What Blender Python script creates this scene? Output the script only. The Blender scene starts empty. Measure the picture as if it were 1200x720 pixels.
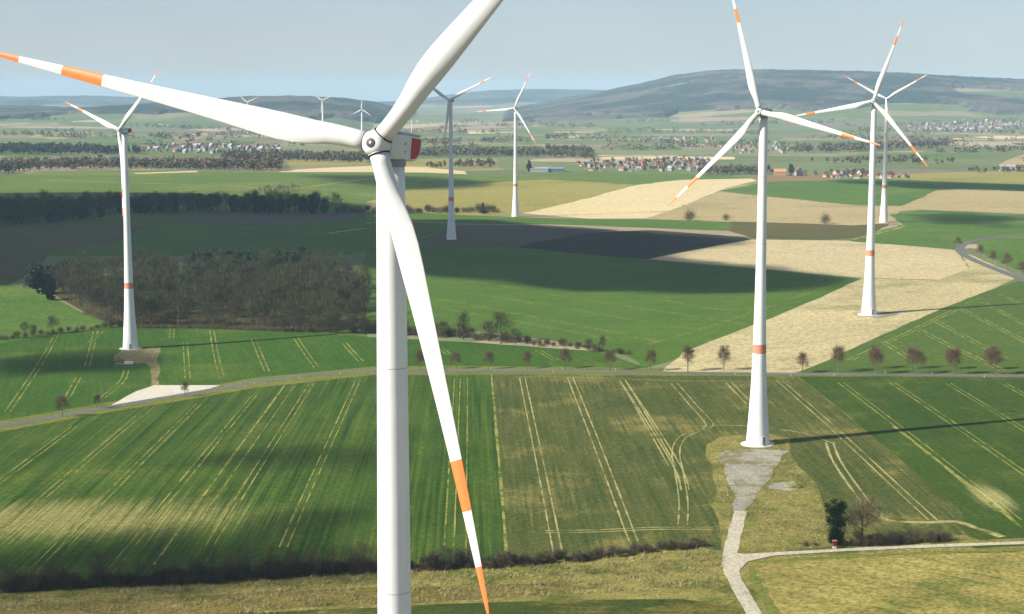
import bpy, bmesh, math, random
import numpy as np
from mathutils import Vector, Matrix, noise
from mathutils.geometry import tessellate_polygon

random.seed(7)
SC = bpy.context.scene
COL = SC.collection
R_ = math.radians

# ------------------------------------------------------------------ camera
FPX, CX, CY, CAMZ = 2000.0, 600.0, 360.0, 110.0
PITCH = math.atan(250.0 / 2000.0)
FWD = Vector((0, math.cos(PITCH), -math.sin(PITCH)))
UPV = Vector((0, math.sin(PITCH), math.cos(PITCH)))
CAM = Vector((0, 0, CAMZ))
cam_d = bpy.data.cameras.new('camera')
cam = bpy.data.objects.new('camera', cam_d)
COL.objects.link(cam)
cam.location = CAM
cam.rotation_euler = (math.pi / 2 - PITCH, 0, 0)
cam_d.sensor_width = 36.0
cam_d.lens = 36.0 * FPX / 1200.0
cam_d.clip_start = 1.0
cam_d.clip_end = 60000.0
SC.camera = cam

def ray(px, py):
    return (Vector((1, 0, 0)) * (px - CX) + UPV * (CY - py) + FWD * FPX)

def project(p):
    d = Vector(p) - CAM
    w = d.dot(FWD)
    return (CX + FPX * d.x / w, CY - FPX * d.dot(UPV) / w)

# ------------------------------------------------------------------ terrain
def smooth(a, b, t):
    t = min(1.0, max(0.0, (t - a) / (b - a)))
    return t * t * (3 - 2 * t)

def crest(tab, dist):
    xs = [(p[0] - 600) / 2000.0 * dist for p in tab]
    zs = [110 + (110 - p[1]) / 2000.0 * dist - p[2] for p in tab]
    return xs, zs
RIGHT = crest([(470, 143, 0), (540, 139, 0), (600, 129, 12), (640, 121, 12), (700, 108, 12), (750, 98, 12), (790, 89, 12), (830, 84, 12), (870, 83, 12),
               (950, 83, 12), (1030, 86, 12), (1100, 90, 12), (1200, 95, 12), (1300, 98, 12), (1500, 105, 0)], 9000)
LEFT = crest([(-300, 118, 10), (0, 125, 10), (60, 127, 10), (120, 123, 10), (180, 119, 10), (240, 116, 10), (300, 112, 10), (360, 113, 10),
              (410, 116, 10), (440, 121, 10), (470, 132, 8), (500, 141, 0), (560, 146, 0)], 8000)
FARL = crest([(-400, 112, 0), (-100, 114, 0), (30, 116, 0), (110, 114, 0), (160, 117, 0), (260, 123, 0), (330, 126, 0), (420, 122, 0), (480, 121, 0), (520, 115, 0), (570, 109, 0), (620, 107, 0),
              (680, 108, 0), (760, 112, 0), (1000, 118, 0), (1500, 122, 0)], 15000)

def bump(tab, y, y0, y1, y2, x):
    z = float(np.interp(x, tab[0], tab[1]))
    if z <= 0: return z * smooth(y0, y1, y) * (1 - smooth(y1, y2, y))
    return z * smooth(y0, y1, y) * (1 - smooth(y1, y2, y))

RBF = []
DIPS = []
SIG = 230.0
def z0(x, y):
    z = 0.0
    if y > 150:
        f = smooth(150, 500, y)
        z += f * 2.4 * noise.noise((x / 330.0, y / 330.0, 3.1)) + f * .5 * noise.noise((x / 150.0, y / 150.0, 7.7))
    if y > 2200:
        z += smooth(2200, 3600, y) * 14 * noise.noise((x / 1100.0, y / 1500.0, 1.3))
    if y > 3800:
        a = bump(RIGHT, y, 5600, 9000, 13000, x)
        b = bump(LEFT, y, 5000, 8000, 10800, x)
        c = bump(FARL, y, 11000, 15000, 19000, x)
        h = max(a, b, c, 0.0)
        z += h
        z += 10 * noise.noise((x / 700.0, y / 900.0, 9.3)) * min(1.0, h / 80.0)
    return z
def zf(x, y):
    z = z0(x, y)
    for (cx, cy, sx, sy, w) in DIPS:
        if abs(y - cy) < 3.5 * sy: z += w * math.exp(-((x - cx) / sx) ** 2 / 2 - ((y - cy) / sy) ** 2 / 2)
    for (cx, cy, w) in RBF:
        d2 = (x - cx) ** 2 + (y - cy) ** 2
        if d2 < 9 * SIG * SIG * 1.8:
            z += w * math.exp(-d2 / (2 * SIG * SIG))
    return z

HUBH = 105.0
# base pixel (x, y) of each tower and the pixel row of its hub, for the six mid-distance turbines
TBASE = {'right': (888, 521, 132), 'left': (153, 409, 153), 'two': (1018, 369, 119.5), 'three': (1035.5, 261, 116.5),
         'mid': (529, 281, 118), 'pale': (604, 254, 127.5)}
def solve_base(bx, by, hy):
    rb = ray(bx, by)
    lo, hi = 50.0, 6000.0
    for _ in range(60):
        D = (lo + hi) / 2
        zb = CAMZ + rb.z / rb.y * D
        x = rb.x / rb.y * D
        # height at which the pixel row hy is met above (x, D)
        t = (CY - hy) / FPX
        # (dz*cos + D*sin) / (D*cos - dz*sin) = t
        c, s = math.cos(PITCH), math.sin(PITCH)
        dz = D * (t * c - s) / (c + t * s)
        if CAMZ + dz - zb < HUBH: lo = D
        else: hi = D
    return (x, D, zb)
TB = {k: solve_base(*v) for k, v in TBASE.items()}
# ground meets every tower's foot
keys = list(TB)
A = np.array([[math.exp(-((TB[i][0] - TB[j][0]) ** 2 + (TB[i][1] - TB[j][1]) ** 2) / (2 * SIG * SIG)) for j in keys] for i in keys])
b = np.array([TB[i][2] - z0(TB[i][0], TB[i][1]) for i in keys])
W = np.linalg.solve(A, b)
RBF = [(TB[k][0], TB[k][1], float(w)) for k, w in zip(keys, W)]

for (hx, hy, sg) in ((335, 119, 420.0), (424, 128.5, 170.0)):
    x_, y_ = (hx - 600) / 2000.0 * 5830, 5830.0
    DIPS.append((x_, y_, sg, 380.0, (110 + (110 - hy) / 2000.0 * 5830 - HUBH) - zf(x_, y_)))

def P(px, py):
    """pixel -> point on the ground (ray marched on the height field)"""
    r = ray(px, py).normalized()
    t, st = 200.0, 20.0
    prev = t
    while t < 30000:
        p = CAM + r * t
        if p.z < zf(p.x, p.y): break
        prev = t
        t += max(10.0, t * 0.02)
    lo, hi = prev, t
    for _ in range(22):
        m = (lo + hi) / 2
        p = CAM + r * m
        if p.z < zf(p.x, p.y): hi = m
        else: lo = m
    p = CAM + r * lo
    return (p.x, p.y)

# ------------------------------------------------------------------ tagging helpers
def tag(o, label, cat, group=None):
    o['label'] = label; o['category'] = cat
    if group: o['group'] = group
    return o
def kind(o, k):
    o['kind'] = k
    return o
def link(name, me, parent=None):
    o = bpy.data.objects.new(name, me)
    COL.objects.link(o)
    if parent: o.parent = parent
    return o
def empty(name, loc, rz=0):
    o = bpy.data.objects.new(name, None)
    o.empty_display_size = 1
    COL.objects.link(o)
    o.location = loc
    o.rotation_euler = (0, 0, rz)
    return o
def copy_tree(o, parent=None):
    c = o.copy(); COL.objects.link(c); c.parent = parent
    for ch in o.children: copy_tree(ch, c)
    return c
def mesh(name, verts, faces, mats=(), mi=None, smooth_=False):
    me = bpy.data.meshes.new(name)
    me.from_pydata(verts, [], faces)
    for m in mats: me.materials.append(m)
    if mi is not None: me.polygons.foreach_set('material_index', mi)
    if smooth_: me.polygons.foreach_set('use_smooth', [True] * len(me.polygons))
    me.update()
    return me

# ------------------------------------------------------------------ materials
class N:
    def __init__(s, name):
        s.m = bpy.data.materials.new(name); s.m.use_nodes = True
        s.t = s.m.node_tree; s.t.nodes.clear()
        s.out = s.t.nodes.new('ShaderNodeOutputMaterial')
        s.b = s.t.nodes.new('ShaderNodeBsdfPrincipled')
        s.t.links.new(s.b.outputs[0], s.out.inputs[0])
        s.b.inputs['Specular IOR Level'].default_value = 0.15
    def n(s, typ, **kw):
        x = s.t.nodes.new(typ)
        for k, v in kw.items(): setattr(x, k, v)
        return x
    def l(s, a, b): s.t.links.new(a, b)
    def math(s, op, a, b=None, c=None):
        x = s.n('ShaderNodeMath', operation=op)
        for i, v in enumerate((a, b, c)):
            if v is None: continue
            if hasattr(v, 'is_output'): s.l(v, x.inputs[i])
            else: x.inputs[i].default_value = v
        return x.outputs[0]
    def mix(s, f, a, b):
        x = s.n('ShaderNodeMix', data_type='RGBA')
        for i, v in ((0, f), (6, a), (7, b)):
            if hasattr(v, 'is_output'): s.l(v, x.inputs[i])
            else: x.inputs[i].default_value = v if i == 0 else (*v, 1)
        return x.outputs[2]
    def noise(s, vec, scale, detail=3, rough=0.55):
        x = s.n('ShaderNodeTexNoise')
        if vec is not None: s.l(vec, x.inputs['Vector'])
        x.inputs['Scale'].default_value = scale
        x.inputs['Detail'].default_value = detail
        x.inputs['Roughness'].default_value = rough
        return x.outputs[0]
    def ramp(s, f, a, b):
        x = s.n('ShaderNodeMapRange')
        x.interpolation_type = 'SMOOTHSTEP'
        s.l(f, x.inputs[0]); x.inputs[1].default_value = a; x.inputs[2].default_value = b
        return x.outputs[0]
    def pos(s): return s.n('ShaderNodeNewGeometry').outputs['Position']
    def frame(s, d, ru, rv, pos=None):
        """coordinates (across, along) a direction d, scaled"""
        if pos is None: pos = s.pos()
        d = Vector((d[0], d[1], 0)).normalized(); q = Vector((d.y, -d.x, 0))
        outs = []
        for w, k in ((q, ru), (d, rv)):
            v = s.n('ShaderNodeVectorMath', operation='DOT_PRODUCT')
            s.l(pos, v.inputs[0]); v.inputs[1].default_value = w / k
            outs.append(v.outputs['Value'])
        c = s.n('ShaderNodeCombineXYZ'); s.l(outs[0], c.inputs[0]); s.l(outs[1], c.inputs[1])
        return c.outputs[0]

def plain(name, col, rough=0.6, spec=0.3, vary=0.0, scale=1.0):
    s = N(name)
    s.b.inputs['Roughness'].default_value = rough
    s.b.inputs['Specular IOR Level'].default_value = spec
    if vary:
        tc = s.n('ShaderNodeTexCoord').outputs['Object']
        f = s.noise(tc, scale, 4)
        c = s.mix(s.ramp(f, .3, .7), tuple(v * (1 - vary) for v in col), tuple(min(1, v * (1 + vary)) for v in col))
        s.l(c, s.b.inputs['Base Color'])
    else: s.b.inputs['Base Color'].default_value = (*col, 1)
    return s.m

ROW = (-0.0245, 1.0)
def field(name, a, b_, patch=None, d=ROW, row=2.2, streak=0.5, pscale=70.0, plo=.5, phi=.7, grain=0.35, gs=1.6, stretch=30.0,
          lit_worn_patch=None, bumpd=0.35, blue=.6):
    """crop / soil: rows running along d, big soft patches, fine grain"""
    a, b_ = (a[0], a[1], a[2] * blue), (b_[0], b_[1], b_[2] * blue)
    if patch is not None: patch = (patch[0], patch[1], patch[2] * blue)
    s = N(name)
    s.b.inputs['Roughness'].default_value = 0.95
    s.b.inputs['Specular IOR Level'].default_value = 0.05
    pos = s.pos()
    rows = s.noise(s.frame(d, row, row * stretch, pos), 1.0, 3, .6)
    rows2 = s.noise(s.frame(d, row * 3.7, row * stretch * 1.5, pos), 1.0, 2, .5)
    f = s.math('MULTIPLY_ADD', s.math('SUBTRACT', rows, .5), streak * 3.0, .5)
    f = s.math('MULTIPLY_ADD', s.math('SUBTRACT', rows2, .5), streak * 2.0, f)
    big = s.noise(pos, 1 / pscale, 4, .6)
    f = s.math('MULTIPLY_ADD', s.math('SUBTRACT', big, .5), 1.2, f)
    f = s.math('MINIMUM', s.math('MAXIMUM', f, 0.0), 1.0)
    col = s.mix(f, a, b_)
    if patch is not None:
        pn = s.noise(pos, 1 / (pscale * 1.3), 4, .65)
        pn = s.math('MULTIPLY_ADD', s.math('SUBTRACT', rows, .5), .55 * streak, pn)
        col = s.mix(s.ramp(pn, plo, phi), col, patch)
    if lit_worn_patch is not None:                      # painted sunlight and thin worn crop with its own outline, ragged along the rows
        (wx, wy, ax, ay, wcol, lo, hi, ragged) = lit_worn_patch
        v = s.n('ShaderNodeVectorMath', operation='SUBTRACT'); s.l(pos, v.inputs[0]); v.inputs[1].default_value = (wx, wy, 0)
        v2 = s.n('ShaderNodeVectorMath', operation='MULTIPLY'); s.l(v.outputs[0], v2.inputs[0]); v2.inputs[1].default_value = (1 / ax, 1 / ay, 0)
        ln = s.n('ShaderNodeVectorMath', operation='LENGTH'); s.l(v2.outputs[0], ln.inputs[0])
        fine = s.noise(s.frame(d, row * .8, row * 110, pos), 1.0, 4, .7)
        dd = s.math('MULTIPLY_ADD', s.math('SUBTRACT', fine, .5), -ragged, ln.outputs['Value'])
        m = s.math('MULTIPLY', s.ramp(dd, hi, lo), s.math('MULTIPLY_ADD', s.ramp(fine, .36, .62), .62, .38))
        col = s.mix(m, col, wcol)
    g = s.noise(pos, 1 / gs, 5, .7)
    gx = s.math('MAXIMUM', s.math('MULTIPLY_ADD', s.math('SUBTRACT', g, .5), grain * 5.5, 1.0), .25)
    br = s.n('ShaderNodeVectorMath', operation='SCALE'); s.l(col, br.inputs[0]); s.l(gx, br.inputs['Scale'])
    s.l(br.outputs[0], s.b.inputs['Base Color'])
    bn = s.n('ShaderNodeBump'); bn.inputs['Strength'].default_value = .6; bn.inputs['Distance'].default_value = bumpd
    s.l(g, bn.inputs['Height']); s.l(bn.outputs[0], s.b.inputs['Normal'])
    return s.m

# ------------------------------------------------------------------ ground sheet
def lines(lo, hi, c0, c1, step, g):
    """grid lines: even step between c0 and c1, growing outside"""
    out = list(np.arange(c0, c1 + .1, step))
    s, v = step, out[-1]
    while v < hi:
        s = min(s * g, 260.0); v += s; out.append(v)
    s, v = step, out[0]
    while v > lo:
        s = min(s * g, 260.0); v -= s; out.insert(0, v)
    return [float(q) for q in out]
XL = lines(-9500, 9500, -600, 700, 20.0, 1.10)
YL = lines(-900, 21000, 250, 1900, 20.0, 1.05)
def ground_mat():
    s = N('far_fields')
    s.b.inputs['Roughness'].default_value = 1.0; s.b.inputs['Specular IOR Level'].default_value = 0.0
    pos = s.pos()
    # patchwork of large fields
    wob = s.n('ShaderNodeVectorMath', operation='MULTIPLY'); s.l(pos, wob.inputs[0]); wob.inputs[1].default_value = (1 / 300.0, 1 / 260.0, 0)
    vor = s.n('ShaderNodeTexVoronoi'); s.l(wob.outputs[0], vor.inputs['Vector']); vor.inputs['Scale'].default_value = 1.0
    sep = s.n('ShaderNodeSeparateColor'); s.l(vor.outputs['Color'], sep.inputs[0])
    cr = s.n('ShaderNodeValToRGB'); cr.color_ramp.interpolation = 'CONSTANT'
    e = cr.color_ramp.elements
    e[0].position = 0; e[0].color = (.115, .145, .06, 1)
    e[1].position = .2; e[1].color = (.135, .16, .075, 1)
    for p_, c in ((.42, (.165, .175, .09, 1)), (.56, (.21, .185, .11, 1)), (.68, (.27, .22, .14, 1)), (.76, (.17, .14, .105, 1)), (.84, (.12, .15, .065, 1)), (.95, (.33, .27, .18, 1))):
        q = e.new(p_); q.color = c
    s.l(sep.outputs[0], cr.inputs[0])
    g = s.noise(pos, 1 / 60.0, 5, .7)
    gx = s.math('MULTIPLY_ADD', s.math('SUBTRACT', g, .5), .9, 1.0)
    br = s.n('ShaderNodeVectorMath', operation='SCALE'); s.l(cr.outputs[0], br.inputs[0]); s.l(gx, br.inputs['Scale'])
    s.l(br.outputs[0], s.b.inputs['Base Color'])
    return s.m
gv, gf = [], []
for y in YL:
    for x in XL: gv.append((x, y, zf(x, y)))
nx = len(XL)
for j in range(len(YL) - 1):
    for i in range(nx - 1): gf.append((j * nx + i, j * nx + i + 1, (j + 1) * nx + i + 1, (j + 1) * nx + i))
kind(link('ground', mesh('ground', gv, gf, [ground_mat()], smooth_=True)), 'structure')

# ------------------------------------------------------------------ sheets draped on the ground
LEVEL = [0]
def drape(name, polys, mat, off, k='structure'):
    """world polygons (x, y) cut along the ground grid and laid a few centimetres above it, as one sheet"""
    bm = bmesh.new()
    for poly in polys:
        vs = [Vector((p[0], p[1], 0)) for p in poly]
        bv = [bm.verts.new(v) for v in vs]
        for t in tessellate_polygon([vs]):
            try: bm.faces.new([bv[i] for i in t])
            except ValueError: pass
    xs = [v.co.x for v in bm.verts]; ys = [v.co.y for v in bm.verts]
    for L, lo, hi, nrm in ((XL, min(xs), max(xs), (1, 0, 0)), (YL, min(ys), max(ys), (0, 1, 0))):
        for q in L:
            if lo < q < hi:
                co = (q, 0, 0) if nrm[0] else (0, q, 0)
                bmesh.ops.bisect_plane(bm, geom=bm.verts[:] + bm.edges[:] + bm.faces[:], plane_co=co, plane_no=nrm, dist=1e-4)
    for v in bm.verts: v.co.z = zf(v.co.x, v.co.y) + off
    bmesh.ops.recalc_face_normals(bm, faces=bm.faces[:])
    for f in bm.faces:
        f.smooth = True
        if f.normal.z < 0: f.normal_flip()
    me = bpy.data.meshes.new(name); bm.to_mesh(me); bm.free()
    me.materials.append(mat)
    return kind(link(name, me), k)

def wpoly(px, jit=0.6, seg=14.0):
    """pixel outline -> world outline with slightly uneven edges"""
    w = [P(*p) for p in px]
    out = []
    for i, a in enumerate(w):
        b_ = w[(i + 1) % len(w)]
        L = math.hypot(b_[0] - a[0], b_[1] - a[1])
        sg = max(seg, math.hypot(*a) / 60.0)
        n = max(1, min(40, int(L / sg)))
        for k in range(n):
            t = k / n
            x = a[0] + (b_[0] - a[0]) * t; y = a[1] + (b_[1] - a[1]) * t
            if k:
                x += random.uniform(-jit, jit); y += random.uniform(-jit, jit)
            out.append((x, y))
    return out

def strip(pts, width, jit=0.0, seg=12.0, curve=True):
    """ribbon polygon pieces along a world polyline"""
    if curve and len(pts) > 2:
        q = []
        for i in range(len(pts) - 1):
            p0 = pts[max(0, i - 1)]; p1 = pts[i]; p2 = pts[i + 1]; p3 = pts[min(len(pts) - 1, i + 2)]
            n = max(2, int(math.hypot(p2[0] - p1[0], p2[1] - p1[1]) / seg))
            for k in range(n):
                t = k / n
                q.append(tuple(.5 * (2 * p1[c] + (p2[c] - p0[c]) * t + (2 * p0[c] - 5 * p1[c] + 4 * p2[c] - p3[c]) * t * t + (3 * p1[c] - p0[c] - 3 * p2[c] + p3[c]) * t ** 3) for c in (0, 1)))
        q.append(pts[-1]); pts = q
    else:
        q = []
        for i in range(len(pts) - 1):
            p1, p2 = pts[i], pts[i + 1]
            n = max(1, int(math.hypot(p2[0] - p1[0], p2[1] - p1[1]) / seg))
            for k in range(n): q.append((p1[0] + (p2[0] - p1[0]) * k / n, p1[1] + (p2[1] - p1[1]) * k / n))
        q.append(pts[-1]); pts = q
    Lp, Rp = [], []
    for i, p in enumerate(pts):
        a = pts[max(0, i - 1)]; c = pts[min(len(pts) - 1, i + 1)]
        d = Vector((c[0] - a[0], c[1] - a[1])).normalized()
        w = width / 2 * (1 + random.uniform(-jit, jit))
        Lp.append((p[0] - d.y * w, p[1] + d.x * w)); Rp.append((p[0] + d.y * w, p[1] - d.x * w))
    return [[Lp[i], Lp[i + 1], Rp[i + 1], Rp[i]] for i in range(len(pts) - 1)]

# colours
GREEN1 = ((.035, .085, .016), (.065, .13, .028))
M_lush = field('lush_crop', (.042, .086, .02), (.078, .135, .034), row=2.0, streak=.35, d=(.97, -.25))
M_knoll = field('knoll_crop', (.024, .062, .012), (.050, .102, .022), (.07, .11, .028), row=1.6, streak=.35, d=(-.25, 1))
M_near = field('striped_crop', (.018, .048, .011), (.062, .10, .023), (.10, .112, .031), row=1.0, streak=.8, stretch=110, pscale=45, plo=.56, phi=.8,
               lit_worn_patch=(-120, 452, 50, 22, (.23, .205, .07), .25, 1.35, 2.6), grain=.35)  # tan oval: sunlit ground painted into the colour, together with thin dry crop
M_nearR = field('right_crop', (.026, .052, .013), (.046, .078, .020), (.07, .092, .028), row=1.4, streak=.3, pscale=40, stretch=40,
                lit_worn_patch=(*P(1163, 584), 5, 16, (.36, .32, .13), .3, 1.3, 1.6))  # small yellow spot of sunlight painted into the crop colour
M_thin = field('thin_crop', (.040, .060, .022), (.086, .09, .04), (.18, .155, .075), row=1.1, streak=.65, pscale=38, plo=.5, phi=.75, stretch=45, grain=.5, gs=1.2)
M_hatch = field('hatch_crop', (.05, .085, .028), (.075, .115, .038), (.06, .10, .03), row=1.6, streak=.3, d=(.7, .7))
M_green = field('mid_crop', (.05, .10, .026), (.085, .14, .042), (.10, .15, .05), row=3, streak=.3, d=(1, .1), pscale=120, gs=3)
M_greenfar = field('far_crop', (.075, .12, .04), (.105, .15, .056), (.14, .17, .075), row=5, streak=.3, d=(1, .05), pscale=160, gs=5)
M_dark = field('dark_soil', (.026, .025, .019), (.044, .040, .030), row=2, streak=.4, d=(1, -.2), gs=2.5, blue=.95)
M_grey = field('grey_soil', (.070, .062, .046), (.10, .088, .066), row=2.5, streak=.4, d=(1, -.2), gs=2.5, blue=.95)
M_brown = field('brown_soil', (.070, .058, .034), (.105, .088, .054), (.075, .08, .04), row=2.5, streak=.4, d=(1, .1), gs=2.5)
M_pale = field('pale_soil', (.36, .29, .185), (.46, .375, .25), (.27, .22, .145), row=2.4, streak=.35, d=(1, -.12), pscale=110, plo=.52, phi=.75, gs=2.5, blue=.85)
M_tan = field('tan_stubble', (.31, .26, .15), (.43, .36, .215), (.22, .20, .10), row=2.0, streak=.45, d=(1, .55), pscale=60, gs=2.0, grain=.45, blue=.88)
M_tan2 = field('stubble', (.27, .215, .12), (.36, .285, .165), (.22, .19, .105), row=3, streak=.35, d=(1, .25), pscale=120, gs=3, blue=.85)
M_sand = field('sandy_soil', (.46, .37, .23), (.54, .44, .285), row=3, streak=.25, d=(1, .45), pscale=150, gs=4, grain=.25, blue=.85)
M_olive = field('olive_stubble', (.20, .18, .085), (.27, .235, .115), (.17, .175, .07), row=3, streak=.35, d=(1, .2), pscale=130, gs=3)
M_straw = field('straw_field', (.175, .15, .066), (.28, .235, .115), (.105, .118, .04), row=3.2, streak=.95, d=(.7, -.7), pscale=22, plo=.5, phi=.68, gs=1.1, grain=.6, stretch=16)
M_rough = field('rough_grass', (.125, .118, .046), (.25, .215, .105), (.08, .095, .03), row=1.2, streak=.5, d=(1, .05), pscale=14, plo=.45, phi=.68, gs=.8, grain=.6, stretch=6)
M_dull = field('dull_grass', (.10, .085, .038), (.17, .135, .065), (.065, .075, .022), row=1.0, streak=.5, d=(1, .05), pscale=12, gs=.8, grain=.6, stretch=6)
M_deep = field('deep_grass', (.028, .045, .014), (.058, .074, .024), (.12, .10, .042), row=1.2, streak=.5, d=(1, .03), pscale=14, plo=.48, phi=.66, gs=.9, grain=.5, stretch=10)
M_verge = field('verge_grass', (.085, .11, .032), (.17, .165, .065), row=1.5, streak=.5, d=(1, 0), pscale=15, gs=1.0, grain=.5)
M_track = field('track_soil', (.22, .2, .13), (.37, .325, .21), (.10, .10, .045), row=.8, streak=.4, pscale=8, plo=.5, phi=.66, gs=1, grain=.35)
M_trackg = field('track_soil_green', (.16, .165, .06), (.30, .28, .125), (.065, .105, .026), row=.8, streak=.5, pscale=7, plo=.46, phi=.62, gs=1, grain=.4)
M_gravel = field('gravel', (.20, .185, .15), (.32, .30, .245), (.16, .145, .07), row=1.6, streak=.6, pscale=7, plo=.47, phi=.62, gs=.7, grain=.45, stretch=8, blue=.95)
M_chalk = field('pale_gravel', (.45, .41, .34), (.54, .50, .42), row=3, streak=.3, pscale=20, gs=1, grain=.25, blue=.95)
M_path = field('path_gravel', (.33, .295, .22), (.46, .415, .325), (.24, .22, .13), row=1, streak=.4, pscale=14, plo=.6, phi=.78, gs=.8, grain=.35, blue=.95)
M_road = field('asphalt', (.10, .10, .098), (.145, .143, .136), row=1.2, streak=.4, d=(1, 0), pscale=25, gs=.9, grain=.25, blue=.95)
M_padsoil = field('pad_soil', (.13, .115, .08), (.25, .22, .16), (.085, .085, .045), row=2, streak=.4, pscale=9, gs=.8, grain=.6)
M_redsoil = field('red_soil', (.17, .115, .085), (.22, .15, .11), row=3, streak=.3, d=(1, 0), gs=3)

def F(name, px, mat, lev, jit=.6):
    return drape(name, [wpoly(px, jit)], mat, 0.03 + 0.012 * lev)

# --- far to near, traced outlines turned into ground outlines
F('pasture', [(-90, 262), (-90, 212), (0, 207), (50, 201), (140, 199.5), (250, 201), (330, 202), (440, 202), (520, 205), (640, 208), (600, 214), (480, 224), (430, 236), (300, 240), (100, 248)], M_greenfar, 1, 2)
F('stubble_field', [(325, 202), (345, 199), (380, 197), (440, 194.5), (500, 196), (545, 201), (548, 204.5), (500, 202.5), (440, 202)], M_sand, 2, 2)
F('stubble_field', [(155, 203), (230, 200.5), (232, 202), (160, 204)], M_sand, 2, 1)
F('stubble_field', [(0, 178), (120, 180), (260, 182), (262, 184), (100, 184), (0, 183)], M_greenfar, 1, 2)
F('stubble_field', [(468, 197), (480, 187), (580, 186), (585, 198)], M_olive, 1, 3)
F('pasture', [(600, 213), (630, 205), (700, 200.5), (800, 203), (885, 209), (800, 211.5), (745, 218), (640, 211)], M_greenfar, 2, 2)
F('stubble_field', [(428, 237), (480, 223), (600, 212.5), (640, 210.5), (747, 217), (612, 250), (560, 253), (500, 250)], M_olive, 3, 2)
F('stubble_field', [(612, 250), (747, 217), (800, 211), (880, 209.5), (888, 212), (843, 223.5), (757, 256), (690, 256.5)], M_sand, 4, 1.5)
F('ploughed_field', [(884, 212), (888, 205), (960, 204), (988, 210), (905, 213.5)], M_redsoil, 4, 2)
F('crop_field', [(843, 224), (905, 213), (985, 211.5), (1097, 223.5), (1058, 241), (1010, 241), (925, 233)], M_green, 5, 2)
F('crop_field', [(968, 211.5), (1000, 209.5), (1100, 212.5), (1200, 216.5), (1290, 220), (1290, 229), (1097, 224.5), (985, 212.5)], M_lush, 6, 2)
F('stubble_field', [(1000, 209), (1085, 203), (1200, 201), (1290, 201), (1290, 220), (1100, 212.5)], M_olive, 5, 2)
F('stubble_field', [(1172, 199), (1172, 192), (1200, 181), (1290, 172), (1290, 200)], M_tan2, 6, 2)
F('stubble_field', [(757, 256.5), (800, 240), (843, 225.5), (925, 232), (1010, 241), (1060, 242), (1042, 262), (1000, 264.5), (860, 260)], M_tan2, 4, 2)
F('stubble_field', [(1042, 248), (1058, 241), (1097, 223.5), (1120, 222), (1200, 224.5), (1290, 227), (1290, 256), (1200, 251), (1080, 246)], M_tan2, 7, 2)
F('crop_field', [(428, 258), (428, 250), (500, 250), (640, 256), (757, 257), (860, 260.5), (858, 271), (800, 269), (640, 263), (540, 262)], M_green, 5, 1.5)
F('ploughed_field', [(855, 271), (857, 260), (1000, 264.5), (1042, 262), (1030, 270), (1003, 279), (960, 281.5), (880, 279)], M_brown, 6, 1.5)
F('crop_field', [(995, 283), (1010, 277), (1057, 264), (1042, 252), (1080, 246.5), (1200, 252), (1290, 257), (1290, 277), (1200, 276), (1165, 277), (1137, 282), (1122, 293)], M_green, 8, 1.5)
F('crop_field', [(1145, 284), (1170, 279), (1290, 279), (1290, 345), (1200, 320), (1150, 296)], M_green, 9, 1)
F('stubble_field', [(760, 304), (880, 281), (1000, 282.5), (1122, 294), (1136, 315), (1100, 328.5), (1010, 326), (900, 316)], M_pale, 7, 1)
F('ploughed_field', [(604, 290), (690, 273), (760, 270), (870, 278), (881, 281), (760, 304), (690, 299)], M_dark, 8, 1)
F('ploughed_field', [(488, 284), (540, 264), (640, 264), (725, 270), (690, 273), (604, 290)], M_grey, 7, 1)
F('crop_field', [(428, 258), (540, 263), (490, 284), (440, 292), (400, 300), (250, 300), (40, 300), (-90, 330), (-90, 262), (100, 246), (300, 240), (428, 238)], M_lush, 2, 1.5)
F('ploughed_field', [(-90, 350), (-90, 269), (60, 262), (140, 258), (170, 266), (150, 283), (60, 295), (40, 320), (0, 338)], M_brown, 4, 1)
F('ploughed_field', [(178, 259), (250, 248), (300, 247), (430, 251), (432, 257), (300, 262)], M_grey, 4, 1)
F('crop_field', [(380, 385), (420, 330), (430, 292), (490, 284), (604, 290), (760, 305), (900, 317), (1007, 327), (960, 350), (900, 375), (783, 424), (755, 432), (735, 417), (650, 400), (560, 388), (440, 388)], M_lush, 5, .8)
F('meadow', [(-90, 410), (-90, 335), (0, 334), (40, 338), (62, 348), (100, 368), (145, 383), (430, 380), (430, 396), (100, 396), (40, 402)], M_green, 5, .8)
F('stubble_field', [(775, 437), (800, 413), (900, 375), (960, 350), (1010, 326.5), (1100, 329), (1136, 315), (1124, 295), (1140, 300), (1195, 325), (1150, 345), (950, 431), (930, 438)], M_tan, 9, .8)
F('crop_field', [(930, 439), (955, 429), (1150, 344), (1205, 326), (1300, 340), (1300, 440)], M_hatch, 10, .5)
F('crop_field', [(-90, 520), (-90, 408), (0, 403), (60, 391), (150, 383), (250, 381), (330, 388), (430, 395), (560, 402), (700, 412), (757, 431), (700, 433), (520, 430), (437, 431), (300, 445), (120, 475), (0, 497)], M_knoll, 6, .5)
F('crop_field', [(-100, 712), (-100, 523), (0, 506), (120, 484), (300, 454), (437, 440), (577, 439.5), (592, 668), (440, 676), (0, 696)], M_near, 4, .4)
F('crop_field', [(577, 439.5), (935, 441.5), (1138, 607), (1150, 640), (985, 640), (840, 645), (592, 668)], M_thin, 5, .4)
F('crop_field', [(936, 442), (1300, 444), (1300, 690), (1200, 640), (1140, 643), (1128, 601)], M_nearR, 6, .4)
F('verge', [(-100, 512), (0, 494), (120, 473), (300, 443), (437, 430), (520, 429), (700, 431), (900, 434), (1300, 437.5), (1300, 445), (900, 442), (700, 440), (520, 438), (437, 440), (300, 455), (120, 485), (0, 507), (-100, 524)], M_verge, 8, .5)
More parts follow.
